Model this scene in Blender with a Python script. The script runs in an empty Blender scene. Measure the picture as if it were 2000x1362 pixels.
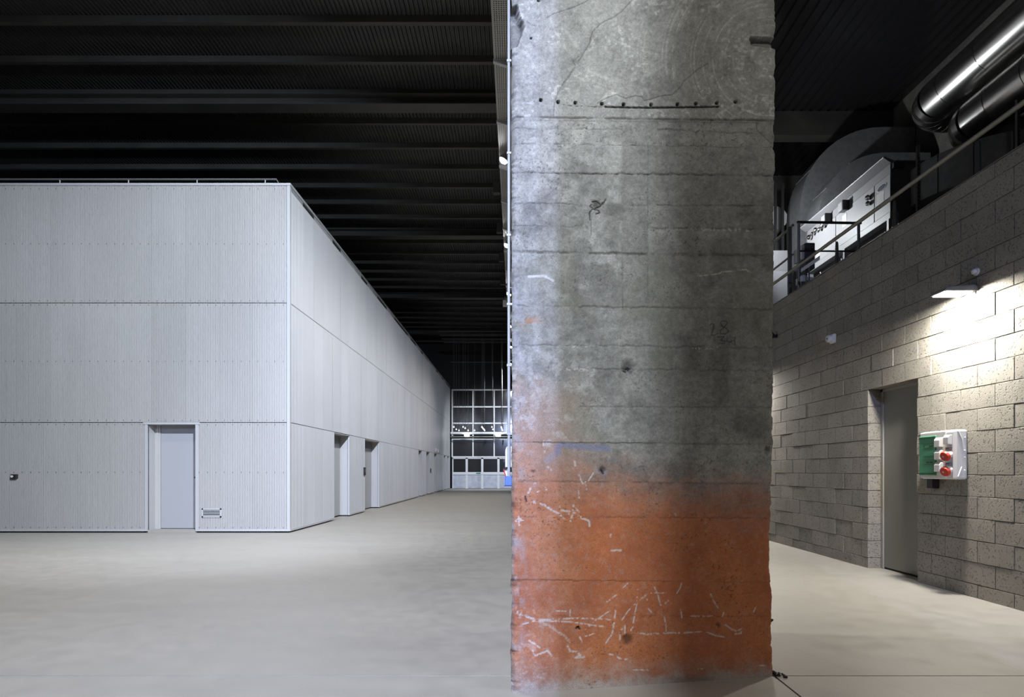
import bpy, bmesh, math, random
import numpy as np
from mathutils import Vector, Matrix

random.seed(7)
SC = bpy.context.scene
COL = SC.collection

# ------------------------------------------------------------------ camera
F, VX, VY, CH = 1158.0, 1008.0, 919.0, 1.165      # focal (px of 2000), vanishing point, eye height
cam = bpy.data.cameras.new('camera'); camo = bpy.data.objects.new('camera', cam); COL.objects.link(camo)
cam.sensor_width = 36.0; cam.lens = F / 2000 * 36.0
cam.shift_x = (1000 - VX) / 2000; cam.shift_y = (VY - 681) / 2000
cam.clip_start = 0.05; cam.clip_end = 200
camo.location = (0, 0, CH); camo.rotation_euler = (math.radians(90), 0, 0)
SC.camera = camo
# ------------------------------------------------------------------ world + exposure
w = bpy.data.worlds.new('night'); SC.world = w; w.use_nodes = True
w.node_tree.nodes['Background'].inputs[0].default_value = (0.75, 0.85, 1.0, 1)
w.node_tree.nodes['Background'].inputs[1].default_value = 0.01
SC.view_settings.view_transform = 'Standard'; SC.view_settings.look = 'None'
SC.view_settings.gamma = 1.0; SC.view_settings.use_curve_mapping = False
SC.view_settings.exposure = 0.0
SC.cycles.use_denoising = True
SC.cycles.max_bounces = 8; SC.cycles.diffuse_bounces = 5; SC.cycles.glossy_bounces = 4
SC.cycles.caustics_reflective = False; SC.cycles.caustics_refractive = False
SC.cycles.sample_clamp_indirect = 4.0

def X(px, Y): return (px - VX) * Y / F
def Z(py, Y): return CH + (VY - py) * Y / F

# ------------------------------------------------------------------ materials
MATS = {}
def mat(name, col, rough=0.6, metal=0.0, emit=None, estr=0.0, spec=0.5):
    if name in MATS: return MATS[name]
    m = bpy.data.materials.new(name); m.use_nodes = True
    b = m.node_tree.nodes['Principled BSDF']
    b.inputs['Base Color'].default_value = (*col, 1); b.inputs['Roughness'].default_value = rough
    b.inputs['Metallic'].default_value = metal; b.inputs['Specular IOR Level'].default_value = spec
    if emit:
        b.inputs['Emission Color'].default_value = (*emit, 1); b.inputs['Emission Strength'].default_value = estr
    MATS[name] = m
    return m
class NT:
    def __init__(s, m): s.m = m; s.t = m.node_tree; s.b = s.t.nodes['Principled BSDF']
    def n(s, typ, **kw):
        x = s.t.nodes.new(typ)
        for k, v in kw.items():
            if k in x.inputs.keys(): x.inputs[k].default_value = v
            else: setattr(x, k, v)
        return x
    def l(s, a, b): s.t.links.new(a, b)
    def pos(s, scale=(1, 1, 1)):
        g = s.n('ShaderNodeNewGeometry'); mp = s.n('ShaderNodeMapping'); mp.inputs['Scale'].default_value = scale
        s.l(g.outputs['Position'], mp.inputs['Vector']); return mp.outputs[0]
    def noise(s, vec, scale, detail=4, rough=0.55):
        x = s.n('ShaderNodeTexNoise'); x.inputs['Scale'].default_value = scale
        x.inputs['Detail'].default_value = detail; x.inputs['Roughness'].default_value = rough
        s.l(vec, x.inputs['Vector']); return x.outputs['Fac']
    def ramp(s, fac, stops):
        r = s.n('ShaderNodeValToRGB'); e = r.color_ramp.elements
        while len(e) < len(stops): e.new(0.5)
        for i, (p, c) in enumerate(stops):
            e[i].position = p; e[i].color = (*c, 1) if len(c) == 3 else c
        s.l(fac, r.inputs[0]); return r.outputs[0]
    def mix(s, a, b, fac, mode='MIX'):
        x = s.n('ShaderNodeMix', data_type='RGBA', blend_type=mode)
        for v, i in ((fac, 0), (a, 6), (b, 7)):
            if hasattr(v, 'is_linked'): s.l(v, x.inputs[i])
            else: x.inputs[i].default_value = v if not isinstance(v, tuple) or len(v) == 4 else (*v, 1)
        return x.outputs[2]
    def math(s, op, a, b=0.0):
        x = s.n('ShaderNodeMath', operation=op)
        for v, i in ((a, 0), (b, 1)):
            if hasattr(v, 'is_linked'): s.l(v, x.inputs[i])
            else: x.inputs[i].default_value = v
        return x.outputs[0]
    def bump(s, h, strength=0.3, dist=0.01):
        x = s.n('ShaderNodeBump'); x.inputs['Strength'].default_value = strength; x.inputs['Distance'].default_value = dist
        s.l(h, x.inputs['Height']); s.l(x.outputs[0], s.b.inputs['Normal'])
    def color(s, c): s.l(c, s.b.inputs['Base Color'])
    def rough(s, c): s.l(c, s.b.inputs['Roughness'])
    def objrand(s):
        return s.n('ShaderNodeObjectInfo').outputs['Random']

def m_floor():
    m = mat('polished_concrete', (.4, .38, .35), .5); t = NT(m)
    p = t.pos((1, 1, 1)); p2 = t.pos((.5, 1.6, 1))
    a = t.noise(p2, .9, 6, .6); b = t.noise(p, 6, 5, .6); c = t.noise(p, 60, 3)
    col = t.ramp(a, [(.3, (.345, .327, .293)), (.5, (.365, .347, .312)), (.7, (.385, .367, .332))])
    col = t.mix(col, t.ramp(b, [(.35, (.80, .80, .80)), (.62, (1.05, 1.05, 1.05))]), .32, 'MULTIPLY')
    col = t.mix(col, t.ramp(c, [(.25, (.85, .85, .85)), (.5, (1, 1, 1))]), .4, 'MULTIPLY')
    sp = t.noise(p, 2.6, 8, .72)                       # dark stains
    col = t.mix(col, (.16, .15, .13, 1), t.math('MULTIPLY', t.ramp(sp, [(.66, (0, 0, 0)), (.74, (1, 1, 1))]), .35))
    # hairline cracks with a shape of their own
    sep = t.n('ShaderNodeSeparateXYZ'); t.l(t.pos(), sep.inputs[0])
    wob = t.math('MULTIPLY', t.math('SUBTRACT', t.noise(p, 1.7, 3), .5), .10)
    for (x0, y0, x1, y1, wd, k) in ((1.65, 4.35, 2.05, 3.15, .0016, .0), (1.85, 4.5, 2.5, 3.0, .0016, .0), (2.9, 3.75, 3.0, 2.6, .003, 1.6)):
        dx, dy = x1 - x0, y1 - y0; L = math.hypot(dx, dy); nx, ny = dy / L, -dx / L
        d = t.math('ADD', t.math('MULTIPLY', sep.outputs[0], nx), t.math('MULTIPLY', sep.outputs[1], ny))
        d = t.math('SUBTRACT', d, nx * x0 + ny * y0)
        if k: d = t.math('ADD', d, t.math('MULTIPLY', wob, k))
        line = t.math('LESS_THAN', t.math('ABSOLUTE', d), wd)
        lim = t.math('MULTIPLY', t.math('LESS_THAN', sep.outputs[1], max(y0, y1)), t.math('GREATER_THAN', sep.outputs[0], 1.48))
        col = t.mix(col, (.2, .18, .16, 1), t.math('MULTIPLY', t.math('MULTIPLY', line, lim), .55))
    t.color(col)
    t.rough(t.ramp(b, [(.3, (.38,) * 3), (.7, (.6,) * 3)]))
    t.bump(t.math('ADD', b, t.math('MULTIPLY', c, .3)), .12, .004)
    return m
def m_block():
    m = mat('concrete_block', (.3, .29, .27), .9); t = NT(m)
    p = t.pos(); r = t.objrand()
    big = t.noise(p, 2.2, 4); fine = t.noise(p, 90, 4, .7)
    v = t.n('ShaderNodeTexVoronoi'); v.inputs['Scale'].default_value = 75; t.l(p, v.inputs['Vector'])
    col = t.ramp(r, [(0, (.245, .228, .202)), (.2, (.268, .25, .222)), (.7, (.285, .267, .237)), (1, (.305, .285, .254))])
    col = t.mix(col, t.ramp(big, [(.3, (.78, .80, .76)), (.65, (1.08, 1.06, 1.02))]), .8, 'MULTIPLY')
    col = t.mix(col, t.ramp(fine, [(.3, (.7, .7, .7)), (.6, (1.06, 1.06, 1.06))]), .7, 'MULTIPLY')
    pits = t.noise(p, 55, 2, .5); pit = t.ramp(pits, [(.33, (0, 0, 0)), (.42, (1, 1, 1))])
    t.color(t.mix(col, pit, .45, 'MULTIPLY'))
    t.bump(t.math('ADD', t.math('MULTIPLY', pit, .8), fine), .75, .006)
    return m
def m_concrete_dark():
    m = mat('old_concrete', (.2, .19, .18), .9); t = NT(m)
    p = t.pos(); a = t.noise(p, 1.2, 7, .65); b = t.noise(p, 25, 4)
    col = t.ramp(a, [(.3, (.10, .098, .092)), (.7, (.24, .23, .21))])
    t.color(t.mix(col, t.ramp(b, [(.3, (.7, .7, .7)), (.6, (1.1, 1.1, 1.1))]), .6, 'MULTIPLY')); t.bump(b, .5, .01)
    return m
def m_clad():
    m = mat('cladding_metal', (.62, .62, .62), .42, .0); t = NT(m)
    r = t.objrand(); p = t.pos((1, 1, .25)); a = t.noise(p, 1.4, 4)
    col = t.ramp(r, [(0, (.52, .515, .505)), (.5, (.54, .535, .525)), (1, (.56, .555, .545))])
    t.color(t.mix(col, t.ramp(a, [(.3, (.93, .93, .93)), (.7, (1.04, 1.04, 1.04))]), .8, 'MULTIPLY'))
    t.b.inputs['Metallic'].default_value = .25
    return m
def m_ceil():
    m = mat('black_deck', (.02, .02, .02), .5); t = NT(m)
    p = t.pos((.3, 1, 1)); a = t.noise(p, 3, 4)
    t.color(t.ramp(a, [(.3, (.045, .045, .046)), (.7, (.064, .064, .063))]))
    return m
def m_beam():
    m = mat('black_steel', (.03, .03, .03), .55); t = NT(m)
    p = t.pos((.5, 1, 1)); a = t.noise(p, 2, 6, .7)
    t.color(t.ramp(a, [(.3, (.055, .054, .052)), (.62, (.085, .082, .077)), (.78, (.115, .11, .104))]))
    return m
def m_duct(name, c, rough, aniso=0.0):
    m = mat(name, c, rough, 1.0); t = NT(m)
    a = t.noise(t.pos((1, 6, 1)), 3, 5, .65)
    t.rough(t.ramp(a, [(.3, (rough * .75,) * 3), (.7, (rough * 1.3,) * 3)]))
    return m
def m_galv():
    m = mat('galvanised_sheet', (.32, .33, .34), .42, .25); t = NT(m)
    v = t.n('ShaderNodeTexVoronoi'); v.inputs['Scale'].default_value = 9; t.l(t.pos(), v.inputs['Vector'])
    t.color(t.ramp(v.outputs['Distance'], [(0, (.20, .21, .22)), (.8, (.27, .275, .285))]))
    return m
def m_doorpanel():
    m = mat('mottled_zinc', (.5, .52, .56), .5, .2); t = NT(m)
    a = t.noise(t.pos(), 4, 6, .7)
    t.color(t.ramp(a, [(.3, (.42, .44, .50)), (.65, (.62, .65, .72))]))
    return m
M_FLOOR, M_BLOCK, M_OLD, M_CLAD, M_CEIL, M_BEAM = m_floor(), m_block(), m_concrete_dark(), m_clad(), m_ceil(), m_beam()
M_SHINY = mat('polished_duct', (.78, .77, .75), .24, 1.0); M_GALV = m_galv(); M_ZINC = m_doorpanel()
M_TRIM = mat('light_trim', (.50, .505, .515), .45, .15)
M_DOORL = mat('grey_door_paint', (.36, .37, .39), .45)
M_DARK = mat('dark_recess', (.015, .015, .015), .8)
M_BLACK = mat('black_plastic', (.018, .018, .02), .4)
M_WHITE = mat('white_plastic', (.72, .71, .68), .35)
M_FRAME = mat('white_frame_paint', (.78, .79, .80), .45)
M_GLASS = mat('night_glass', (.022, .021, .02), .12, spec=.6)
M_RAIL = mat('rail_paint', (.27, .26, .225), .45, .2)
M_RAILDK = mat('rail_dark', (.03, .03, .032), .45, .3)
M_TRAY = mat('perforated_tray', (.42, .42, .40), .5, .3)
M_GREEN = mat('green_window_plastic', (.07, .28, .14), .25)
M_GREEND = mat('green_dark_print', (.012, .07, .035), .4)
M_RED = mat('red_socket', (.50, .035, .02), .35)
M_REDL = mat('red_socket_rim', (.62, .06, .03), .35)
M_BLUE = mat('blue_socket', (.10, .19, .55), .4)
M_DOORR = mat('grey_steel_door', (.21, .205, .19), .5)
M_DOORF = mat('grey_steel_frame', (.30, .29, .27), .5)
M_AHU = mat('air_unit_panel', (.23, .23, .235), .5)
M_AHUD = mat('air_unit_dark', (.10, .10, .105), .5)
M_PAPER = mat('paper_label', (.42, .42, .43), .7)
M_MORTAR = mat('mortar', (.17, .16, .145), .95)
M_CHROME = mat('chrome', (.75, .75, .76), .15, 1.0)
M_GREY = mat('mid_grey_metal', (.18, .18, .18), .5, .3)
M_LAMPW = mat('lamp_lens_cool', (1, 1, 1), .3, emit=(.93, .96, 1.0), estr=60)
M_LAMPR = mat('lamp_lens_warm', (1, 1, 1), .3, emit=(1.0, .97, .90), estr=40)
M_BULB = mat('small_bulb', (1, 1, 1), .3, emit=(.95, .97, 1.0), estr=1.6)

# ------------------------------------------------------------------ mesh helpers
class MB:
    def __init__(s): s.v = []; s.f = []
    def add(s, v, f):
        o = len(s.v); s.v += [tuple(q) for q in v]; s.f += [tuple(i + o for i in q) for q in f]; return s
    def box(s, x0, x1, y0, y1, z0, z1):
        v = [(x, y, z) for z in (z0, z1) for y in (y0, y1) for x in (x0, x1)]
        return s.add(v, [(0, 2, 3, 1), (4, 5, 7, 6), (0, 1, 5, 4), (2, 6, 7, 3), (0, 4, 6, 2), (1, 3, 7, 5)])
    def tube(s, pts, r, n=10, caps=True):
        pts = [Vector(p) for p in pts]; rs = r if isinstance(r, (list, tuple)) else [r] * len(pts)
        rings = []; up0 = None
        for i, p in enumerate(pts):
            d = (pts[min(i + 1, len(pts) - 1)] - pts[max(i - 1, 0)]).normalized()
            if up0 is None: up0 = Vector((0, 0, 1)) if abs(d.z) < .9 else Vector((1, 0, 0))
            a = d.cross(up0).normalized(); b = d.cross(a).normalized(); up0 = -b if False else up0
            rings.append([p + (a * math.cos(2 * math.pi * k / n) + b * math.sin(2 * math.pi * k / n)) * rs[i] for k in range(n)])
        v = [q for R in rings for q in R]; f = []
        for i in range(len(pts) - 1):
            for k in range(n):
                k2 = (k + 1) % n; f.append((i * n + k, i * n + k2, (i + 1) * n + k2, (i + 1) * n + k))
        if caps: f.append(tuple(range(n))[::-1]); f.append(tuple((len(pts) - 1) * n + k for k in range(n)))
        return s.add(v, f)
    def prism(s, poly, axis, a, b):
        """poly of 2-D points extruded along axis 'x','y','z' from a to b"""
        def pt(u, w_, t):
            return {'x': (t, u, w_), 'y': (u, t, w_), 'z': (u, w_, t)}[axis]
        n = len(poly); v = [pt(*p, a) for p in poly] + [pt(*p, b) for p in poly]
        f = [tuple(range(n))[::-1], tuple(range(n, 2 * n))] + [(i, (i + 1) % n, n + (i + 1) % n, n + i) for i in range(n)]
        return s.add(v, f)
    def sphere(s, c, r, n=10, m=6, sc=(1, 1, 1)):
        v = []; f = []
        for j in range(m + 1):
            th = math.pi * j / m
            for k in range(n):
                ph = 2 * math.pi * k / n
                v.append((c[0] + r * sc[0] * math.sin(th) * math.cos(ph), c[1] + r * sc[1] * math.sin(th) * math.sin(ph), c[2] + r * sc[2] * math.cos(th)))
        for j in range(m):
            for k in range(n):
                f.append((j * n + k, (j + 1) * n + k, (j + 1) * n + (k + 1) % n, j * n + (k + 1) % n))
        return s.add(v, f)
    def mesh(s, name, m=None, smooth=False, bevel=0.0):
        me = bpy.data.meshes.new(name); me.from_pydata(s.v, [], s.f); me.validate()
        bm = bmesh.new(); bm.from_mesh(me)
        bmesh.ops.recalc_face_normals(bm, faces=bm.faces)
        if bevel:
            bmesh.ops.bevel(bm, geom=list(bm.edges), offset=bevel, segments=1, affect='EDGES', profile=.5)
        bm.to_mesh(me); bm.free()
        if m: me.materials.append(m)
        if smooth:
            me.polygons.foreach_set('use_smooth', [True] * len(me.polygons))
            me.set_sharp_from_angle(angle=math.radians(40))
        return me
    def build(s, name, m, parent=None, smooth=False, bevel=0.0, loc=None):
        return obj(name, s.mesh(name, m, smooth, bevel), parent, loc)
def obj(name, me, parent=None, loc=None, rz=0.0):
    o = bpy.data.objects.new(name, me); COL.objects.link(o)
    if parent is not None: o.parent = parent
    if loc is not None: o.location = loc
    if rz: o.rotation_euler.z = rz
    return o
def rel(mb, base):   # express a builder's world points relative to a thing's base
    mb.v = [(a - base[0], b - base[1], c - base[2]) for a, b, c in mb.v]; return mb
def thing(name, label, cat, loc=(0, 0, 0), group=None):
    o = bpy.data.objects.new(name, None); COL.objects.link(o); o.location = loc
    o.empty_display_size = .1
    return tag(o, label, cat, group)
def tag(o, label, cat, group=None):
    o['label'] = label; o['category'] = cat
    if group: o['group'] = group
    return o
def struct(o, label=None):
    o['kind'] = 'structure'
    if label: o['label'] = label
    return o
def stuff(o): o['kind'] = 'stuff'; return o
def B(*a): return MB().box(*a)

# ================================================================== STRUCTURE
YB, YF = -17.0, 38.2          # back and far end of the halls
XL, XR, XW = -17.0, 8.81, 4.19  # left wall, upper right wall, face of the block wall
ZC = 9.565                    # roof deck

# floor: slabs with saw-cut joints over a dark bed
floor = struct(B(XL, XR, YB, YF, -.2, -.03).build('floor', M_DARK), 'pale grey concrete floor slabs with thin sawn joints')
xs = [XL, -8.6, 1.462, 5.2]; ys = [YB, -4.05, 3.36, YF]
for i in range(3):
    for j in range(3):
        g = .006
        x0 = xs[i] + g; x1 = xs[i + 1] - g; yy = list(ys)
        B(x0, x1, yy[j] + g, yy[j + 1] - g, -.06, 0).build('slab', M_FLOOR, floor)

# left roof: ribbed deck, purlins, girders
pitch = .0835; n = int((0.25 - XL) / pitch); v = []; f = []
prof = [(0, 0), (.028, 0), (.040, .035), (.072, .035)]
for i in range(n):
    for (dx, dz) in prof:
        for y in (YB, YF): v.append((XL + i * pitch + dx, y, ZC + dz))
for i in range(len(v) // 2 - 1): f.append((2 * i, 2 * i + 1, 2 * i + 3, 2 * i + 2))
mb = MB(); mb.add(v, f)
ceil = struct(mb.build('ceiling', M_CEIL), 'black ribbed metal roof deck over the left hall')
B(XL, XR, YB, YF, ZC + .06, ZC + .1).build('roof_backing', M_DARK, ceil)
purlin = MB()
purlin.box(XL, .2, 0, .012, -.12, .0).box(XL, .2, 0, .09, -.13, -.12).box(XL, .2, .078, .09, -.12, -.095)
pm = purlin.mesh('purlin', M_BEAM)
for k in range(-18, 26):
    y = 8.4 * F * (.001124 + .0001094 * k)
    if y > -1 and y < YF - .2: obj('purlin', pm, ceil, (0, y, ZC))
gird = MB().box(XL, .2, -.17, .17, -.37, -.345).box(XL, .2, -.012, .012, -.345, -.13).box(XL, .2, -.17, .17, -.15, -.13)
gm = gird.mesh('girder', M_BEAM)
for k in range(5): obj('girder', gm, ceil, (0, 5.85 + 7.3 * k, ZC))
# bright edge beam where the roof meets the far wall
B(XL, .2, 37.35, 37.55, 9.26, 9.42).build('edge_beam', mat('edge_beam_paint', (.09, .092, .10), .5), ceil)

# right roof: long dark sheets
ceil2 = MB(); v = []; f = []
p2 = .21; n = int((XR - .2) / p2)
for i in range(n):
    for dx, dz in ((0, 0), (.12, 0), (.135, .04), (.195, .04)):
        for y in (YB, 16.9): v.append((.2 + i * p2 + dx, y, ZC + dz))
for i in range(len(v) // 2 - 1): f.append((2 * i, 2 * i + 1, 2 * i + 3, 2 * i + 2))
ceil2.add(v, f)
c2 = struct(ceil2.build('ceiling_right', mat('black_gloss_sheet', (.022, .022, .024), .22)), 'black glossy ribbed ceiling sheets over the right corridor')
B(1.5, XR, 13.85, 14.15, 9.0, ZC).build('cross_beam', M_BEAM, c2)
struct(B(.2, 1.3, YB, YF, 8.3, ZC).build('trim_1', M_OLD), 'concrete beam above the column row')

# walls that close the halls
struct(B(XL - .2, XL, YB, YF, 0, ZC + .1).build('wall_left', mat('hall_wall_paint', (.22, .22, .22), .8)), 'plain far left wall of the hall')
struct(B(XL, XR, YB - .2, YB, 0, ZC + .1).build('wall_back', MATS['hall_wall_paint']), 'plain wall behind the camera')
struct(B(XR, XR + .3, YB, 17, 3.2, ZC + .06).build('wall_upper_right', M_OLD), 'rough dark concrete wall above the mezzanine')
struct(B(1.3, XR + .3, 17, 17.3, 0, ZC + .06).build('wall_corridor_end', M_OLD), 'dark concrete end wall of the corridor')
struct(B(XW + .2, XR, YB, 17, 3.05, 3.25).build('floor_mezzanine', M_OLD), 'concrete mezzanine deck behind the block wall')

# ------------------------------------------------------------------ block wall
CB, CO = .126, .2           # top of the bottom part-course, course height
DY0, DY1, DZ = 6.205, 7.06, 2.126   # door opening
wallR = MB()
wallR.box(XW + .02, XW + .2, YB, DY0 - .012, 0, 3.84).box(XW + .02, XW + .2, DY1 + .012, 17, 0, 3.84).box(XW + .02, XW + .2, DY0 - .012, DY1 + .012, DZ + .012, 3.84)
wallR = struct(wallR.build('wall_right', M_MORTAR), 'grey concrete block wall along the right corridor')
bcache = {}
def block(L, H):
    k = (round(L, 3), round(H, 3))
    if k not in bcache:
        b = B(0, .19, 0, L - .005, 0, H - .005)
        bcache[k] = b.mesh('block', M_BLOCK, bevel=.0025)
    return bcache[k]
nblk = 0; restb = MB()
for c in range(-1, 19):
    z0 = 0 if c == -1 else CB + CO * c
    H = CB if c == -1 else (.13 if c == 18 else CO)
    off = 5.388 if c % 2 == 1 else 5.188
    y = off - .4 * 8
    while y < 16.9:
        segs = [(y, y + .4)]
        if z0 < DZ - .01:
            if y < DY1 and y + .4 > DY0:
                segs = []
                if y < DY0 - .03: segs.append((y, DY0))
                if y + .4 > DY1 + .03: segs.append((DY1, y + .4))
                if DY0 - .03 <= y < DY0 and False: pass
        for a, b in segs:
            proud = (-.004 if c >= 13 else 0) + random.uniform(-.0035, .0035)
            if 4.75 < b and a < 9.9 and nblk < 300:
                o = obj('block', block(b - a, H), wallR, (XW + proud, a, z0)); nblk += 1
                o.rotation_euler = (random.uniform(-.004, .004), 0, random.uniform(-.006, .006))
            else: restb.box(XW + proud, XW + .15, a, b - .005, z0, z0 + H - .005)
        y += .4
restb = stuff(restb.build('block_remainder', M_BLOCK, wallR))
B(XW - .006, XW + .2, 4.0, 12, 3.856, 3.866).build('coping_strip', M_MORTAR, wallR)
# steel door in the block wall
d1 = thing('door_1', 'grey flush steel door recessed in the block wall', 'door'); del d1['category']; struct(d1)
fr = MB().box(XW + .15, XW + .2, DY0, DY0 + .03, 0, DZ).box(XW + .15, XW + .2, DY1 - .045, DY1, 0, DZ).box(XW + .15, XW + .2, DY0, DY1, DZ - .035, DZ)
fr.build('door_frame', M_DOORF, d1, bevel=.003)
B(XW + .165, XW + .2, DY0 + .032, DY1 - .047, .022, DZ - .037).build('door_leaf', M_DOORR, d1, bevel=.002)
B(XW + .17, XW + .35, DY0, DY1, -.001, .02).build('threshold', M_DARK, d1)
B(XW + .2, XW + .25, DY0, DY1, 0, DZ).build('door_back', M_DARK, d1)

# ------------------------------------------------------------------ far wall with glazing
FY = YF
wf = MB().box(XL, .2, FY, FY + .3, Z(762, FY), ZC).box(.2, 1.4, FY, FY + .3, 0, ZC).box(XL, -4.3, FY, FY + .3, 0, Z(762, FY))
wf = struct(wf.build('wall_far', mat('black_far_wall', (.02, .02, .021), .6)), 'black end wall above the white framed glazing')
for px in (905, 930, 956, 978): B(X(px, FY) - .012, X(px, FY) + .012, FY - .03, FY, Z(760, FY), 9.2).build('batten', mat('batten_grey', (.022, .022, .023), .5), wf)
B(-4.22, .25, FY - .08, FY - .02, 8.1, 8.14).build('ceiling_pipe', M_GREY, wf)
win = thing('window_1', 'white framed glazed end wall with dark night panes', 'x'); del win['category']; struct(win)
vx = [883.5, 924, 965.3, 1007]; hz = [762.3, 795.3, 827.3, 850.5]
def mull(x0, x1, z0, z1, dep=.1, name='mullion'):
    B(x0, x1, FY - dep, FY + .05, z0, z1).build(name, M_FRAME, win)
for px in vx: mull(X(px, FY) - .04, X(px, FY) + .04, Z(893, FY), Z(761, FY))
for i, py in enumerate((762.3, 795.3, 827.3, 858, 893)):
    mull(X(883.5, FY), .1, Z(py, FY) - .045, Z(py, FY) + .045, .11, 'transom')
rows = [(762.3, 795.3), (795.3, 827.3), (827.3, 850), (858, 893)]
for i in range(3):
    for (a, b) in rows:
        B(X(vx[i], FY) + .04, X(vx[i + 1], FY) - .04, FY, FY + .02, Z(b, FY), Z(a, FY)).build('pane', M_GLASS, win)
struct(win)
# light boom in front of the glazing
boom = thing('light_boom', 'white horizontal boom tube with lamps across the end glazing', 'beam', (-2, FY - .5, 3.3))
rel(MB().tube([(-4.15, FY - .5, Z(846.5, FY - .5)), (.1, FY - .5, Z(846.5, FY - .5))], .085, 10), (-2, FY - .5, 3.3)).build('upper_tube', M_FRAME, boom, True)
rel(MB().tube([(-4.15, FY - .5, Z(853.5, FY - .5)), (.1, FY - .5, Z(853.5, FY - .5))], .05, 8), (-2, FY - .5, 3.3)).build('lower_tube', M_GREY, boom, True)
for bx_ in (-4.0, -1.4, 0.0): rel(B(bx_ - .03, bx_ + .03, FY - .5, FY, 3.33, 3.39), (-2, FY - .5, 3.3)).build('wall_arm', M_GREY, boom)
for px in (912, 973):
    rel(B(X(px, FY - .6) - .16, X(px, FY - .6) + .16, FY - .72, FY - .6, Z(854, FY), Z(848, FY)), (-2, FY - .5, 3.3)).build('boom_lamp', mat('boom_lamp_lens', (1, 1, 1), .3, emit=(.9, .97, 1.0), estr=5), boom)
# glazed doors below
dx = [883.5, 911.7, 942, 973.6, 1004]
for i in range(4):
    d = thing('door_%d' % (i + 2), ['white framed glazed door leaf beside the clad pavilion', 'second glazed door leaf with a green notice', 'third glazed door leaf in the end wall', 'glazed door leaf partly hidden by the column'][i], 'x'); del d['category']; struct(d)
    x0, x1 = X(dx[i], FY), X(dx[i + 1], FY); z1 = Z(894, FY); zr = Z(924.7, FY)
    fr = MB().box(x0, x0 + .07, FY - .08, FY + .03, 0, z1).box(x1 - .07, x1, FY - .08, FY + .03, 0, z1).box(x0, x1, FY - .08, FY + .03, z1 - .09, z1).box(x0, x1, FY - .1, FY + .03, zr - .09, zr + .07)
    fr.build('door_frame', M_FRAME, d)
    B(x0 + .07, x1 - .07, FY, FY + .02, zr, z1).build('pane', M_GLASS, d)
    B(x0 + .02, x1 - .02, FY - .06, FY + .02, 0.02, zr - .06).build('kick_panel', M_ZINC, d)
    if i == 1: B(x1 - .40, x1 - .1, FY - .11, FY - .1, zr - .04, zr + .03).build('notice', mat('green_notice', (.03, .25, .2), .5), d)

# ================================================================== COLUMN
def vn_table(seed): return np.random.RandomState(seed).rand(256, 256)
def vnoise(x, y, sc, seed, octs=1):
    out = 0; amp = 1.0; tot = 0
    for o in range(octs):
        T = vn_table(seed + o); u = x / sc; v_ = y / sc
        iu = np.floor(u).astype(int); iv = np.floor(v_).astype(int); fu = u - iu; fv = v_ - iv
        fu = fu * fu * (3 - 2 * fu); fv = fv * fv * (3 - 2 * fv)
        a = T[iu % 256, iv % 256]; b = T[(iu + 1) % 256, iv % 256]; c = T[iu % 256, (iv + 1) % 256]; d = T[(iu + 1) % 256, (iv + 1) % 256]
        out = out + amp * ((a * (1 - fu) + b * fu) * (1 - fv) + (c * (1 - fu) + d * fu) * fv); tot += amp
        amp *= .55; sc = sc / 2.03
    return out / tot
def sstep(a, b, x): t = np.clip((x - a) / (b - a), 0, 1); return t * t * (3 - 2 * t)

CZ1 = 8.4                                             # column top
PL = np.array([X(1000.5, 3.085), 3.085]); PR = np.array([X(1509.5, 3.35), 3.35])   # front corners (x, y)
NS = 392
zd = np.linspace(0, 3.92, 1110); zu = np.linspace(3.92, CZ1, 40)[1:]
zz = np.concatenate([zd, zu]); NR = len(zz)
s = np.linspace(0, 1, NS)
S, ZZ = np.meshgrid(s, zz)
GX = PL[0] + (PR[0] - PL[0]) * S; GY = PL[1] + (PR[1] - PL[1]) * S
PX = VX + GX * F / GY; PY = VY - (ZZ - CH) * F / GY
def seg_dist(x, y, pts):
    d = np.full(x.shape, 1e9)
    for (ax, ay), (bx, by) in zip(pts[:-1], pts[1:]):
        vx_, vy_ = bx - ax, by - ay; L2 = vx_ * vx_ + vy_ * vy_ + 1e-9
        t = np.clip(((x - ax) * vx_ + (y - ay) * vy_) / L2, 0, 1)
        d = np.minimum(d, np.hypot(x - ax - t * vx_, y - ay - t * vy_))
    return d
def stroke(pts, wd, soft=1.0):
    """coverage 0..1 of a polyline in face pixels; only touches the nearby part of the grid"""
    out = np.zeros(PX.shape); p = np.array(pts, float); m_ = wd + soft + 2
    r = (PX > p[:, 0].min() - m_) & (PX < p[:, 0].max() + m_) & (PY > p[:, 1].min() - m_) & (PY < p[:, 1].max() + m_)
    if r.any(): out[r] = 1 - sstep(wd * .5, wd * .5 + soft, seg_dist(PX[r], PY[r], pts))
    return out
def za(lst): return [(980 + a / 3.405, b / 3.405) for a, b in lst]
def zb(lst): return [(980 + a / 3.243, 380 + b / 3.243) for a, b in lst]
def zc(lst): return [(980 + a / 3.571, 780 + b / 3.571) for a, b in lst]
def zdd(lst): return [(980 + a / 3.571, 1060 + b / 3.571) for a, b in lst]
n1 = vnoise(PX, PY, 90, 1, 5); n2 = vnoise(PX, PY, 24, 11, 4); n3 = vnoise(PX, PY, 7, 21, 3); n4 = vnoise(PX, PY, 3, 31, 1)
nh = vnoise(PX * .25, PY, 10, 41, 3)                # horizontal board grain
nv = vnoise(PX, PY * .12, 14, 51, 3)                # vertical run marks
dep = np.zeros(PX.shape)                             # metres, + = into the concrete
upper = 1 - sstep(228, 240, PY + (n3 - .5) * 6)
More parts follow.
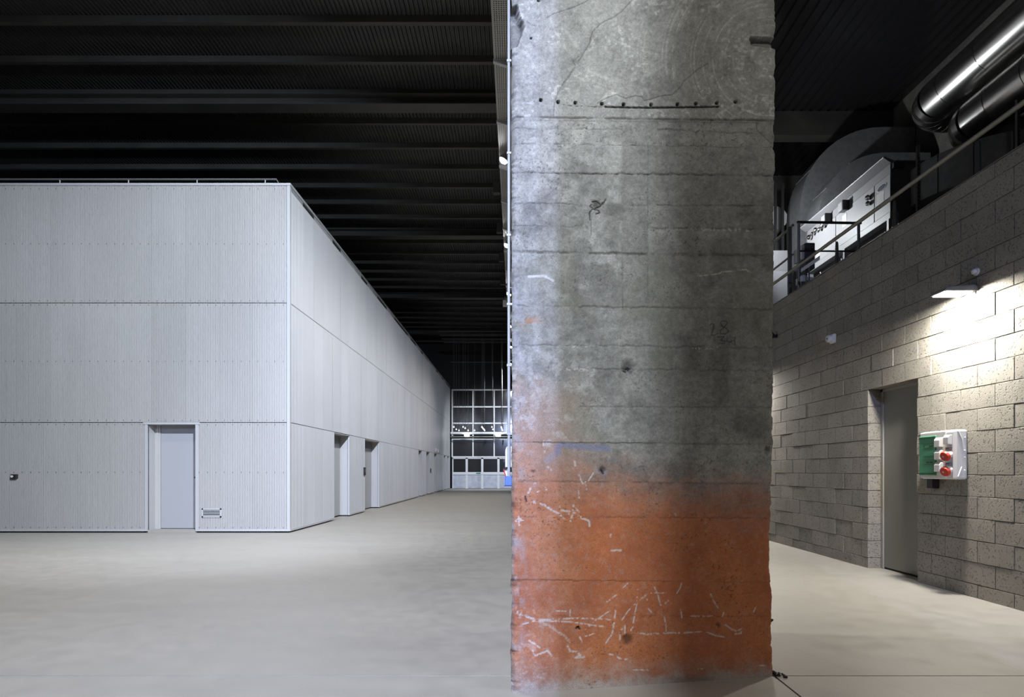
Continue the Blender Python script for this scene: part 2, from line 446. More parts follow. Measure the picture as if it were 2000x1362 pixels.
# --- board joints
joint = np.zeros(PX.shape)
def jline(pts, wd, dp, rag=3.0):
    global joint, dep
    out = np.zeros(PX.shape); p = np.array(pts, float)
    y = np.interp(PX, p[:, 0], p[:, 1]) + (vnoise(PX, PY * 0 + p[0, 1], 9, int(p[0, 1]), 3) - .5) * rag * 2
    inx = sstep(p[0, 0] - 4, p[0, 0] + 4, PX) * (1 - sstep(p[-1, 0] - 4, p[-1, 0] + 4, PX))
    k = np.exp(-((PY - y) / wd) ** 2) * inx * (0.25 + 1.15 * sstep(.28, .62, vnoise(PX, PY * 0 + p[0, 1] * 3, 26, 77, 3)))
    k = np.clip(k, 0, 1); joint = np.maximum(joint, k); dep = dep + k * dp * .75
jline([(1003, 229), (1240, 233), (1511, 236)], 1.8, .010, 1.5)
jline([(1003, 251), (1216, 252.5)], 1.1, .004); jline([(1286, 252), (1400, 258), (1485, 260)], 1.4, .006)
jline([(1003, 281), (1240, 284), (1511, 288)], 1.2, .005)
jline([(1003, 337), (1260, 340), (1511, 343)], 1.6, .006)
jline([(1003, 397), (1130, 398)], 1.2, .005); jline([(1230, 400), (1511, 402.5)], 1.5, .006)
jline([(1003, 442), (1130, 443)], 1.0, .004); jline([(1262, 445), (1511, 448.5)], 1.6, .006)
jline([(1003, 492), (1250, 496), (1511, 499)], 2.3, .009, 2.5)
jline([(1010, 598), (1260, 601), (1511, 605)], 1.8, .006)
jline([(1003, 674), (1300, 677), (1511, 680)], 1.6, .005)
jline([(1110, 720), (1500, 725)], 1.3, .004)
jline([(1130, 795), (1510, 796)], 1.5, .004, 1.5); jline([(1040, 865), (1510, 868)], 1.6, .003, 2)
jline([(1010, 941), (1510, 945)], 1.6, .004, 1.5); jline([(1010, 1011), (1500, 1012)], 1.3, .003)
jline([(1010, 1134), (1300, 1136)], 1.0, .002); jline([(1010, 1205), (1500, 1204)], .8, .001)
# boards sit at slightly different depths; a smooth strip runs between two vertical seams
edges = [237, 284, 340, 400, 446, 496, 601, 677, 723, 795, 866, 943, 1012, 1135, 1360]
lev = np.random.RandomState(5).uniform(-.0025, .0025, len(edges) + 1)
bid = np.searchsorted(edges, PY - (PX - 1250) * .012)
dep += lev[bid] * (1 - upper)
strip = sstep(1214, 1217, PX + (n3 - .5) * 4) * (1 - sstep(1264, 1267, PX + (n3 - .5) * 4)) * sstep(240, 262, PY) * (1 - sstep(590, 640, PY))
dep += strip * .002
seam = (stroke([(1217, 495), (1217, 605)], 1.2) * .7 + stroke([(1266, 245), (1265, 600)], 1.0) * .8 + stroke([(1312, 680), (1312, 735)], 1.0) * .5) * sstep(.35, .6, n2)
dep += seam * .003
# --- sawn top part: circular blade marks
r1 = np.hypot(PX - 1500, (PY - 118) * 1.0); r2 = np.hypot(PX - 1215, (PY + 60) * .72); r3 = np.hypot(PX - 1250, PY - 1180)
def rings(r, w_, seed): return vnoise(r, np.zeros_like(r) + seed * 7.3, w_, seed, 3)
a1 = np.exp(-((r1 - 130) / 105) ** 2); a2 = np.exp(-((r2 - 190) / 40) ** 2) * (1 - a1)
saw = (rings(r1, 5, 61) - .5) * a1 + (rings(r2, 6, 63) - .5) * a2 * .8
dep += upper * (saw * .007 - .003)
scratch = upper * (sstep(.54, .70, rings(r1, 4, 65)) * a1 * sstep(.30, .55, n2) + sstep(.56, .70, rings(r2, 6, 67)) * a2 * sstep(.3, .55, n2) * .9)
aggr = upper * sstep(.70, .76, vnoise(PX * 1.0, PY * 1.35, 6.5, 71, 1)) * sstep(.45, .62, vnoise(PX, PY, 60, 73, 2))
# --- bolt holes, slot, cracks
hole = np.zeros(PX.shape)
for (a, b, rr) in ((260, 668, 11), (375, 680, 11), (490, 685, 10), (665, 692, 11), (810, 697, 11), (992, 698, 11), (1168, 695, 11), (1290, 690, 11), (1428, 686, 11), (1553, 680, 11), (195, 257, 6), (1690, 302, 7), (245, 5, 9)):
    hx, hy = za([(a, b)])[0]; d = np.hypot(PX - hx, PY - hy); hole = np.maximum(hole, 1 - sstep(rr / 3.405 - .6, rr / 3.405 + .7, d))
slot = stroke(za([(690, 712), (810, 716), (992, 718), (1200, 715), (1440, 711)]), 2.0, 1.2) + .45 * stroke(za([(410, 700), (500, 708), (620, 713), (700, 713)]), .8, 1) * sstep(.4, .5, n3)
slot = np.clip(slot, 0, 1)
cr = np.zeros(PX.shape)
for pts, wd in ((za([(580, 0), (540, 22), (450, 60), (350, 92), (300, 118)]), .5),
                (za([(870, 0), (800, 80), (740, 118), (690, 140), (650, 165), (605, 215), (590, 250), (583, 290), (550, 350), (510, 408)]), .7),
                (za([(510, 380), (475, 410), (487, 440)]), .6),
                (za([(485, 450), (440, 520), (400, 570), (372, 620), (352, 690), (345, 775)]), .6),
                (za([(640, 690), (668, 668), (700, 655), (760, 633), (790, 640), (820, 657), (890, 640), (930, 650), (948, 672), (985, 665), (1050, 640), (1130, 632), (1170, 600), (1195, 570), (1205, 540), (1260, 500), (1300, 462), (1370, 425)]), .7),
                (za([(1690, 810), (1695, 860), (1740, 910), (1780, 950)]), .7), (za([(165, 145), (195, 165), (225, 175)]), .6),
                (zb([(567, 120), (567, 260)]), .4)):
    q = [(a + random.uniform(-.8, .8), b + random.uniform(-.8, .8)) for a, b in pts]
    cr = np.maximum(cr, stroke(q, wd, 1.1))
wide = stroke(za([(485, 455), (430, 530), (385, 600)]), 4, 2) * .35      # filled groove
dep += hole * .02 + slot * .010 + cr * .003
# --- broken corners and notches
notch = (1 - sstep(0, 5, (PX - (1020 - abs(PY - 52) * .30 - sstep(30, 10, PY) * 0)) + (n3 - .5) * 6)) * sstep(8, 14, PY) * (1 - sstep(78, 96, PY))
dep += notch * (.045 + n2 * .02)
rn = sstep(1463, 1468, PX + (n3 - .5) * 8) * sstep(72, 76, PY + (1512 - PX) * .02) * (1 - sstep(86, 94, PY - (PX - 1490) * .12))
dep += rn * .03
knots = np.zeros(PX.shape); knotd = np.zeros(PX.shape)
for (kx, ky, kr, dd) in ((1164, 400, 9, .004), (1228, 716, 15, .010), (1226, 1250, 11, .012), (1176, 918, 7, .004), (1130, 1228, 3.5, .010), (1404, 1222, 6, .004), (1042, 921, 5, .003), (1500, 878, 9, .004)):
    d = np.hypot(PX - kx, (PY - ky)) + (n3 - .5) * 7; k = 1 - sstep(kr * .3, kr * 1.25, d)
    knots = np.maximum(knots, k); dep += k * dd
for pts in (zb([(560, 160), (556, 115), (575, 92), (610, 100), (622, 115), (600, 122)]), zb([(570, 60), (560, 75), (585, 90), (625, 75), (640, 50)]), zb([(575, 45), (600, 40), (625, 60)]), zb([(640, 65), (660, 30)])):
    knotd = np.maximum(knotd, stroke(pts, 1.0, 1.0))
for pts in (zb([(770, 1120), (785, 1125)]), zb([(788, 1108), (800, 1100), (810, 1106), (802, 1114)]), zdd([(520, 600), (535, 590), (545, 605)]), zc([(165, 680), (172, 712)]), zc([(695, 495), (708, 520)])):
    knotd = np.maximum(knotd, stroke(pts, 2.2, 1.2))
dep += knotd * .006
# pores
pore = sstep(.80, .88, vnoise(PX, PY, 2.6, 81, 1)) * sstep(.45, .7, n1) * (1 - upper * .8)
dep += pore * .0016 + (n3 - .5) * .0022 * (1 - upper * .6) + (n2 - .5) * .002 + (nh - .5) * .0012 * (1 - upper)
# --- worn edges
eL = np.clip(1 - (PX - 1000.5) / 9.0, 0, 1); chipL = sstep(.35, .75, vnoise(PX * 0 + 3, PY, 30, 91, 4))
eL2 = np.clip(1 - (PX - 1000.5) / 20.0, 0, 1)
dep += eL ** 2 * (.008 + .03 * chipL) + eL2 ** 2 * .03 * sstep(.55, .8, vnoise(PX * 0 + 9, PY, 22, 95, 3))
bevel_r = np.clip(1 - (1509.5 - PX) / 11.0, 0, 1); chipR = vnoise(PX * 0 + 5, PY, 18, 99, 4)
dep += bevel_r ** 2 * (.004 + .014 * sstep(.4, .8, chipR))
# --- colour
g0 = .228 + .11 * (n1 - .5) + .10 * (n2 - .5) + .10 * (n3 - .5) + .07 * (n4 - .5) + .05 * (nh - .5) + .03 * (nv - .5)
rgb = np.stack([g0 * 1.0, g0 * 1.0, g0 * .955], -1)
rgb = rgb * (1 + .16 * upper[..., None])
def blend(c, k):
    global rgb
    k = np.clip(k, 0, 1)[..., None]; rgb = rgb * (1 - k) + np.array(c) * k
tone = np.random.RandomState(8).uniform(-.10, .10, (2, len(edges) + 1)); side_ = (PX + (n3 - .5) * 5 > 1266).astype(int)
rgb *= (1 + tone[side_, bid] * (1 - upper))[..., None]; rgb *= (1 - .10 * strip)[..., None]
rgb *= (1 + .16 * sstep(.42, .62, n2) * (1 - sstep(1205, 1222, PX)) * (1 - upper) * (1 - sstep(480, 620, PY)))[..., None]
dark_patch = sstep(.55, .72, vnoise(PX, PY, 70, 101, 4)) * (1 - upper)
rgb *= (1 - .30 * dark_patch)[..., None]
green = sstep(.5, .7, vnoise(PX, PY * .8, 80, 103, 3)) * sstep(420, 560, PY) * (1 - sstep(830, 900, PY)); blend((.16, .165, .115), green * .35)
# paint: rises higher on the left, frays upward
t_top = np.interp(PX, [1000, 1100, 1180, 1260, 1330, 1509], [740, 810, 850, 875, 885, 890]); t_full = np.interp(PX, [1000, 1100, 1250, 1509], [985, 1010, 1035, 1070])
paint = sstep(0, 1, (PY - t_top) / (t_full - t_top) + (n2 - .5) * .3 + (nh - .5) * .25)
org = np.stack([.36 + .10 * (n1 - .5) + .10 * (n2 - .5), .108 + .05 * (n1 - .5) + .05 * (n2 - .5), .036 + .03 * (n2 - .5)], -1)
org *= (.86 + .28 * vnoise(PX, PY, 130, 105, 4))[..., None]
fade = (1 - .16 * (1 - sstep(1040, 1180, PX))) * (1 - .55 * sstep(1270, 1345, PY + (n2 - .5) * 40))
pk = (paint * (.94 - .18 * sstep(.55, .8, n3)) * fade)
rgb = rgb * (1 - pk[..., None]) + org * pk[..., None]
haze = sstep(700, 800, PY + (n2 - .5) * 90) * (1 - sstep(870, 960, PY)) * (1 - sstep(1060, 1180, PX + (n2 - .5) * 60)); blend((.36, .235, .185), haze * .55)
blend((.30, .29, .28), sstep(1335, 1352, PY + (n2 - .5) * 34 + (PX - 1003) * .07) * .55)
blend((.13, .115, .10), sstep(1318, 1326, PY + (n3 - .5) * 8) * sstep(1285, 1330, PX) * (1 - sstep(1380, 1410, PX)) * .6)
# edge wear shows pale bluish concrete
wear = sstep(.45, .7, vnoise(PX, PY * .5, 14, 107, 4)) * np.clip(1.25 - (PX - 1000) / 26, 0, 1) * sstep(440, 560, PY); blend((.30, .30, .33), wear * .7)
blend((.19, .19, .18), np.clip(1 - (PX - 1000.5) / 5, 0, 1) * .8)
# pale lime blooms
bloom = sstep(.56, .74, vnoise(PX, PY, 17, 109, 4)) * sstep(620, 700, PY) * (1 - sstep(860, 900, PY)) * (1 - sstep(1080, 1230, PX)); blend((.46, .46, .46), bloom * .4)
bloom2 = sstep(.50, .66, vnoise(PX, PY, 30, 111, 4)) * sstep(0, 1, (1110 - PX) / 60) * sstep(400, 640, PY) * (1 - sstep(780, 870, PY)); blend((.46, .46, .46), bloom2 * .3)
scr = stroke(zb([(170, 520), (270, 515), (325, 545)]), 2.5, 2); blend((.5, .5, .52), scr * .8)
scr = stroke(zb([(1255, 515), (1330, 508), (1380, 500), (1395, 490), (1470, 485), (1545, 475), (1575, 492)]), 1.5, 1.2); blend((.42, .40, .36), scr * sstep(.3, .5, n3))
for pts in (zb([(420, 962), (520, 965), (590, 968)]), zb([(1180, 222), (1400, 222), (1560, 226)]), zb([(410, 1105), (580, 1112)]), zb([(1215, 975), (1400, 970)])):
    blend((.42, .41, .40), stroke(pts, 3.0, 2.5) * sstep(.48, .62, n4 * .5 + n3 * .5) * .8)
blend((.30, .15, .08), np.exp(-((PX - 1033) / 22) ** 2 - ((PY - 630) / 11) ** 2) * sstep(.45, .65, vnoise(PX * .3, PY, 5, 113, 2)) * .8)   # rust smear
blend((.16, .17, .27), np.clip(stroke(zc([(392, 375), (392, 330), (420, 318), (480, 325), (600, 335), (740, 345)]), 5, 7) * .75, 0, 1))
blend((.22, .22, .28), stroke(zc([(320, 420), (350, 400)]), 8, 6) * .5); blend((.2, .2, .26), stroke(zc([(670, 500), (720, 515)]), 6, 5) * .5)
rgb *= (1 + .55 * scratch + .45 * aggr)[..., None]
rgb *= (1 - .42 * joint * (.4 + .6 * n3) - .35 * seam)[..., None]
rgb *= (1 - .45 * np.clip(cr + wide, 0, 1))[..., None]
rgb *= (1 - .8 * hole - .0 * slot)[..., None]; rgb *= (1 - .75 * slot)[..., None]
rgb *= (1 - .68 * knots)[..., None]; rgb *= (1 - .85 * knotd)[..., None]; rgb *= (1 - .5 * pore)[..., None]
rgb *= (1 - .45 * notch)[..., None]; rgb *= (1 - .45 * rn)[..., None]
# round plug scar
d = np.hypot(PX - 1319, PY - 300); blend((.24, .235, .22), (1 - sstep(19, 22, d)) * .35 * sstep(285, 292, PY))
# chalk marks
chalk = np.zeros(PX.shape)
CW = [(zc, [(290, 290), (292, 340), (303, 380)], 2), (zc, [(318, 470), (330, 480), (345, 498)], 5), (zc, [(232, 590), (228, 605)], 6), (zc, [(185, 655), (200, 625)], 5), (zc, [(245, 648), (262, 640)], 2), (zc, [(228, 718), (230, 735)], 6),
      (zc, [(268, 728), (300, 740), (345, 772)], 4.5), (zc, [(360, 780), (400, 800), (435, 830)], 4.5), (zc, [(418, 775), (475, 785)], 4), (zc, [(500, 740), (495, 800), (480, 850)], 4), (zc, [(470, 800), (515, 765), (540, 785)], 4), (zc, [(505, 795), (560, 830), (610, 850), (612, 885)], 4.5),
      (zc, [(100, 850), (125, 835), (150, 852)], 5), (zc, [(118, 820), (122, 880)], 4), (zc, [(508, 432), (514, 465)], 3), (zc, [(538, 530), (565, 590), (585, 575)], 2.5), (zc, [(585, 590), (592, 628)], 2.2), (zc, [(605, 570), (640, 515)], 2), (zc, [(536, 640), (540, 700)], 2.2), (zc, [(305, 620), (312, 630)], 4),
      (zc, [(760, 945), (758, 960)], 3), (zc, [(1205, 800), (1213, 808)], 3), (zc, [(404, 745), (405, 752)], 2),
      (zdd, [(170, 520), (250, 540), (400, 535), (500, 530), (620, 532), (760, 540)], 2.6), (zdd, [(150, 570), (220, 550), (330, 548), (480, 555), (570, 568), (650, 580), (740, 590)], 2.2), (zdd, [(478, 470), (475, 520)], 2),
      (zdd, [(120, 500), (160, 510), (240, 545), (330, 580), (380, 615), (430, 650), (480, 695)], 7), (zdd, [(100, 490), (130, 480)], 6), (zdd, [(455, 720), (480, 760), (530, 765), (550, 790), (515, 805), (575, 800)], 4.5),
      (zdd, [(190, 685), (230, 710), (265, 735)], 3.5), (zdd, [(215, 755), (235, 790), (300, 765), (320, 755), (350, 790)], 4), (zdd, [(545, 660), (560, 695)], 2.5), (zdd, [(575, 615), (640, 560), (720, 500), (755, 478)], 1.6), (zdd, [(585, 655), (620, 645), (655, 630)], 1.5),
      (zdd, [(795, 470), (785, 560), (770, 640), (725, 705)], 2.0), (zdd, [(735, 415), (765, 390), (800, 368)], 2.2), (zdd, [(845, 320), (885, 280)], 1.6), (zdd, [(948, 330), (945, 420), (930, 490), (918, 560)], 1.8), (zdd, [(840, 540), (880, 480), (940, 420), (975, 390), (1030, 370)], 1.6),
      (zdd, [(1000, 370), (1025, 390)], 3), (zdd, [(1012, 350), (1015, 400)], 2), (zdd, [(1068, 315), (1090, 370), (1110, 440)], 2.6), (zdd, [(1040, 355), (1145, 352)], 1.2), (zdd, [(1145, 425), (1162, 408)], 3), (zdd, [(1255, 285), (1245, 320), (1222, 355)], 1.6),
      (zdd, [(1458, 360), (1480, 410), (1510, 455)], 2.6), (zdd, [(1250, 470), (1258, 525)], 2), (zdd, [(1135, 520), (1148, 590), (1145, 630)], 1.8), (zdd, [(955, 630), (1010, 642), (1100, 635), (1160, 632), (1240, 632)], 3.0), (zdd, [(1270, 632), (1350, 625), (1430, 625), (1490, 650), (1550, 660)], 2.4),
      (zdd, [(1550, 490), (1540, 515)], 2.5), (zdd, [(1562, 575), (1610, 610), (1640, 620), (1672, 605), (1672, 635), (1630, 638)], 2.6), (zdd, [(825, 680), (825, 620), (840, 605)], 2.2), (zdd, [(860, 580), (860, 640)], 2), (zdd, [(900, 615), (914, 590)], 3), (zdd, [(752, 780), (790, 790), (840, 820), (872, 815)], 3),
      (zdd, [(920, 890), (1035, 890)], 1.8), (zdd, [(1370, 885), (1430, 880)], 2.5), (zdd, [(1780, 862), (1840, 858)], 2), (zdd, [(1775, 450), (1758, 485)], 1.6), (zdd, [(1320, 515), (1470, 515)], 1.2), (zdd, [(1025, 465), (1045, 488)], 1.8), (zdd, [(380, 478), (450, 480)], 1.6), (zdd, [(760, 55), (830, 55)], 5)]
for fn, pts, wd in CW:
    chalk = np.maximum(chalk, stroke([(a, b) for a, b in fn(pts)], wd * .55, 1.5) * (.55 if wd > 6.5 else 1))
chalk *= sstep(.30, .52, n4 * .55 + n3 * .45)
scuff = sstep(.62, .74, vnoise(PX, PY, 9, 121, 3)) * ((1 - sstep(1030, 1130, PX)) * sstep(1120, 1200, PY)) * .6
blend((.50, .47, .46), np.clip(chalk * .72 + scuff * .4, 0, 1))
pen = np.zeros(PX.shape)      # handwritten numbers 28 / 34
for st in (zb([(1318, 832), (1328, 818), (1342, 820), (1342, 845), (1325, 893), (1350, 890), (1375, 878)]), zb([(1425, 805), (1400, 800), (1385, 815), (1395, 835), (1425, 850), (1437, 870), (1415, 885), (1385, 882), (1383, 865), (1410, 840), (1430, 815), (1425, 803)]),
           zb([(1365, 905), (1410, 900), (1385, 925), (1415, 930), (1410, 945), (1375, 945)]), zb([(1430, 910), (1425, 930), (1445, 935), (1470, 925)]), zb([(1478, 905), (1475, 930), (1478, 955)])):
    pen = np.maximum(pen, stroke(st, .5, 1.1))
rgb *= (1 - .75 * pen)[..., None]
rgb = np.clip(rgb, .01, .9)
# --- build the column mesh: displaced front sheet + flat sides and back
nrm = np.array([PR[1] - PL[1], -(PR[0] - PL[0])]); nrm = nrm / np.linalg.norm(nrm)   # towards the viewer
xr_off = np.interp(zz, [0, .3, .45, .62, .75, .95, 1.5, 2.2, 3.0, 3.6, CZ1], [0, -.006, -.004, -.014, -.02, -.006, .002, .004, .012, .013, .013])
rag = (vnoise(np.zeros(NR), zz * 400, 20, 131, 4) - .5) * .008
shift = (xr_off + rag)[:, None] * (np.clip((S - .9) / .1, 0, 1) ** 1.5)
ragl = ((vnoise(np.zeros(NR) + 4, zz * 400, 26, 133, 4) - .5) * .006)[:, None] * (np.clip((.03 - S) / .03, 0, 1))
VXa = GX - nrm[0] * dep + shift + ragl; VYa = GY - nrm[1] * dep
BY = 4.32
NC = NS + 4
verts = np.zeros((NR, NC, 3)); verts[:, :NS, 0] = VXa; verts[:, :NS, 1] = VYa; verts[:, :NS, 2] = ZZ
verts[:, NS] = np.stack([VXa[:, -1] - .004, np.full(NR, 3.8), zz], -1); verts[:, NS + 1] = np.stack([np.full(NR, 1.44), np.full(NR, BY), zz], -1)
verts[:, NS + 2] = np.stack([np.full(NR, -.012), np.full(NR, BY), zz], -1); verts[:, NS + 3] = np.stack([VXa[:, 0] + .004, np.full(NR, 3.2), zz], -1)
cols = np.ones((NR, NC, 4)); cols[:, :NS, :3] = rgb
for k, e in ((NS, -1), (NS + 1, -1), (NS + 2, 0), (NS + 3, 0)): cols[:, k, :3] = rgb[:, e * 6 if e else 6]
ii = np.arange(NR - 1)[:, None] * NC; jj = np.arange(NC)[None]; j2 = (np.arange(NC) + 1) % NC
quads = np.stack([ii + jj, ii + j2[None], ii + NC + j2[None], ii + NC + jj], -1).reshape(-1, 4)
def grid_mesh(name, verts, quads):
    me = bpy.data.meshes.new(name); me.vertices.add(len(verts)); me.vertices.foreach_set('co', verts.astype(np.float32).ravel())
    me.loops.add(quads.size); me.loops.foreach_set('vertex_index', quads.astype(np.int32).ravel())
    me.polygons.add(len(quads)); me.polygons.foreach_set('loop_start', np.arange(0, quads.size, 4, dtype=np.int32))
    me.update(calc_edges=True); me.validate(); return me
cm = grid_mesh('concrete_column', verts.reshape(-1, 3), quads)
ca = cm.color_attributes.new('Col', 'FLOAT_COLOR', 'POINT'); ca.data.foreach_set('color', cols.astype(np.float32).ravel())
cm.polygons.foreach_set('use_smooth', [True] * len(cm.polygons)); cm.set_sharp_from_angle(angle=math.radians(60))
mcol = mat('painted_old_concrete', (.3, .3, .3), .85); t = NT(mcol)
at = t.n('ShaderNodeAttribute'); at.attribute_name = 'Col'
fn_ = t.noise(t.pos(), 190, 3, .6); fm = t.noise(t.pos(), 45, 5, .65)
cc = t.mix(at.outputs['Color'], t.ramp(fn_, [(.3, (.72, .72, .72)), (.65, (1.16, 1.16, 1.16))]), .9, 'MULTIPLY')
cc = t.mix(cc, t.ramp(fm, [(.3, (.85, .85, .85)), (.65, (1.1, 1.1, 1.1))]), .7, 'MULTIPLY')
t.color(cc); t.bump(t.math('ADD', fn_, fm), .5, .003)
cm.materials.append(mcol)
column = thing('concrete_column', 'massive scarred concrete column with faded orange paint at its foot', 'column', (0, 0, 0))
obj('shaft', cm, column)
# handwriting: pencil numbers on the face
def onface(px, py, out=.0015):
    # ray through the pixel meets the front plane of the column
    dx_ = (px - VX) / F; A = PL; D = PR - PL
    # A + t D = y*(dx,1)
    tt = (A[0] - dx_ * A[1]) / (dx_ * D[1] - D[0]); y_ = A[1] + tt * D[1]; x_ = A[0] + tt * D[0]
    return Vector((x_ + nrm[0] * out, y_ + nrm[1] * out, Z(py, y_)))
# rusty stubs on the right corner
st = MB().tube([onface(1502, 1196, -.02), onface(1509, 1190, -.02), onface(1508, 1184, -.02)], .006, 6)
st.tube([onface(1502, 1203, -.02), onface(1508, 1204, -.02)], .005, 6)
st.tube([onface(1502, 1212, -.02), onface(1512, 1214, -.02), onface(1509, 1219, -.02)], [.009, .011, .003], 6)
st.build('rebar_stub', mat('rust_black', (.03, .025, .022), .8), column)
# the next column of the row, behind the camera
pc = thing('concrete_column', 'concrete column of the same row behind the viewpoint', 'column', (0, -4.35, 0))
B(-.02, 1.45, 0, 1.12, 0, CZ1).build('shaft', M_OLD, pc, bevel=.01)
# grit heap at the foot of the column
rb = MB(); rr = random.Random(3)
for i in range(26):
    x_ = 1.462 + abs(rr.gauss(0, .025)); y_ = 3.37 + rr.gauss(0, .02); q = rr.uniform(.004, .011)
    rb.sphere((x_ - 1.46, y_ - 3.37, q * .6 + (.015 if i < 8 else 0) * rr.random()), q, 5, 3, (1, 1, .8))
o = rb.build('grit_heap', mat('dark_grit', (.05, .045, .04), .9), None, loc=(1.466, 3.372, 0)); stuff(o); tag(o, 'small heap of dark grit at the right foot of the column', 'grit')

# ================================================================== CLAD PAVILION
PXc, PYf = X(566, 11.06), 11.06       # corner x, front y
PAVX, PEND = -12.0, 37.9
pav = thing('clad_pavilion', 'large pale ribbed metal-clad pavilion with flush doors', 'pavilion', (PXc, PYf, 0))
base = (PXc, PYf, 0)
RP = .0315
scache = {}
def sheet(wd, z0, z1):
    k = (round(wd, 4), round(z0, 3), round(z1, 3))
    if k in scache: return scache[k]
    nr = max(1, round(wd / RP)); p_ = wd / nr; pts = []
    for i in range(nr):
        for u, d_ in ((.0, .0), (.60, .0), (.69, .018), (.91, .018)): pts.append((i * p_ + u * p_, d_))
    pts.append((wd, 0))
    v = [(u, d_, z) for u, d_ in pts for z in (z0, z1)]; f = [(2 * i, 2 * i + 2, 2 * i + 3, 2 * i + 1) for i in range(len(pts) - 1)]
    me = bpy.data.meshes.new('cladding_sheet'); me.from_pydata(v, [], f); me.materials.append(M_CLAD)
    scache[k] = me; return me
T = [(.06, 2.052), (2.064, 4.282), (4.294, 6.475)]
SW = .63
fd0, fd1 = X(283, PYf), X(386.5, PYf)     # front door opening with jambs
def place_front(x0, x1, tier):
    x = x1
    while x > x0 + .02:
        wd = min(SW, x - x0)
        o = obj('cladding_sheet', sheet(wd - .002, *T[tier]), pav, (x - wd - base[0], random.uniform(-.001, .001), 0)); x -= wd
place_front(PAVX, PXc - .055, 1); place_front(PAVX, PXc - .055, 2)
place_front(fd1, PXc - .055, 0); place_front(PAVX, fd0, 0)
OPEN = [(13.77, 15.04), (16.57, 18.3), (25.7, 26.6), (27.9, 28.9), (30.6, 31.6), (34.7, 35.6), (36.5, 37.4)]
def place_side(y0, y1, tier):
    y = y0
    while y < y1 - .02:
        wd = min(SW, y1 - y)
        if tier == 0 and y0 + .1 < y < 22: rel(B(PXc - .002, PXc + .003, y - .006, y + .004, *T[0]), base).build('joint_strip', M_TRIM, pav)
        obj('cladding_sheet', sheet(wd - .004, *T[tier]), pav, (random.uniform(-.0015, .0015), y - base[1], 0), math.radians(90)); y += wd
place_side(PYf + .055, PEND, 1); place_side(PYf + .055, PEND, 2)
yy = PYf + .055
for a, b in OPEN: place_side(yy, a, 0); yy = b
place_side(yy, PEND, 0)
def pbuild(mb, name, m, par=pav, **k): return rel(mb, base).build(name, m, par, **k)
# backing, plinth, roof, trims
core = MB().box(PAVX, PXc - .3, PYf + .3, PEND, .06, 6.47).box(PAVX, PXc - .03, PYf + .03, PEND, 2.06, 6.47)
pbuild(core, 'core', M_DARK)
dk = MB().box(PAVX, fd0 + .02, PYf + .03, PYf + .3, .06, 2.06).box(fd1 - .02, PXc - .03, PYf + .03, PYf + .3, .06, 2.06)
yy = PYf
for a, b in OPEN + [(PEND, PEND)]:
    dk.box(PXc - .3, PXc - .03, yy + .03, a - .01, .06, 2.06); yy = b
pbuild(dk, 'wall_lining', M_DARK)
pbuild(B(PAVX, fd0 - .05, PYf + .05, PYf + .3, 0, .06), 'plinth', M_DARK); pbuild(B(fd1 + .03, PXc - .05, PYf + .05, PYf + .3, 0, .06), 'plinth', M_DARK)
yy = PYf + .05
for a, b in OPEN + [(PEND, PEND)]: pbuild(B(PXc - .3, PXc - .05, yy, a - .04, 0, .06), 'plinth', M_DARK); yy = b + .04
pbuild(MB().box(PXc - .055, PXc + .004, PYf - .004, PYf + .055, .03, 6.48), 'corner_trim', M_TRIM, bevel=.003)
pbuild(MB().box(PAVX, PXc + .02, PYf - .02, PYf + .1, 6.475, 6.518).box(PXc - .1, PXc + .02, PYf + .1, PEND, 6.475, 6.518), 'roof_flashing', M_TRIM)
pbuild(MB().box(PAVX, PXc, PYf + .02, PEND, 6.40, 6.47), 'roof', M_DARK)
pbuild(MB().box(PAVX, fd0, PYf - .012, PYf + .03, .028, .066), 'base_trim', M_TRIM); pbuild(MB().box(fd1, PXc, PYf - .012, PYf + .03, .028, .066), 'base_trim', M_TRIM)
yy = PYf
for a, b in OPEN + [(PEND, PEND)]:
    pbuild(MB().box(PXc - .03, PXc + .012, yy, a, .028, .066), 'base_trim', M_TRIM); yy = b
# screws: rows of small heads
sc_ = MB()
for z in (.10, .11 + 1.02, 2.02, 2.10, 3.20, 4.25, 4.33, 5.39, 6.42):
    x = PXc - .12
    while x > PAVX:
        if not (z < 2.04 and fd0 < x < fd1): sc_.box(x - .006, x + .006, PYf - .006, PYf + .002, z - .006, z + .006)
        x -= .157
stuff(pbuild(sc_, 'screw_heads', M_GREY))
# front door
fj = MB().box(fd0, fd0 + .05, PYf - .006, PYf + .04, .028, 2.045).box(fd1 - .045, fd1, PYf - .006, PYf + .3, .028, 2.045).box(fd0 - .03, fd1 + .03, PYf - .012, PYf + .26, 2.022, 2.06)
pbuild(fj, 'door_surround', M_TRIM)
pbuild(MB().box(fd0 + .04, fd0 + .05, PYf + .02, PYf + .26, 0, 2.03), 'reveal', M_CLAD)
pbuild(MB().box(fd0 + .05, fd1 - .04, PYf + .02, PYf + .3, 0, .05), 'door_sill', M_FLOOR)
dfx = fd0 + .05
pbuild(MB().box(dfx, dfx + .10, PYf + .235, PYf + .26, .05, 2.03).box(dfx + .04, dfx + .065, PYf + .22, PYf + .235, .05, 2.03), 'door_frame', M_CLAD)
dl = pbuild(MB().box(dfx + .105, fd1 - .05, PYf + .25, PYf + .29, .06, 2.02), 'door', M_DOORL)
pbuild(MB().tube([(fd1 - .075, PYf + .25, 1.03), (fd1 - .075, PYf + .20, 1.03), (fd1 - .17, PYf + .20, 1.028)], .016, 8), 'handle', M_BLACK, dl)
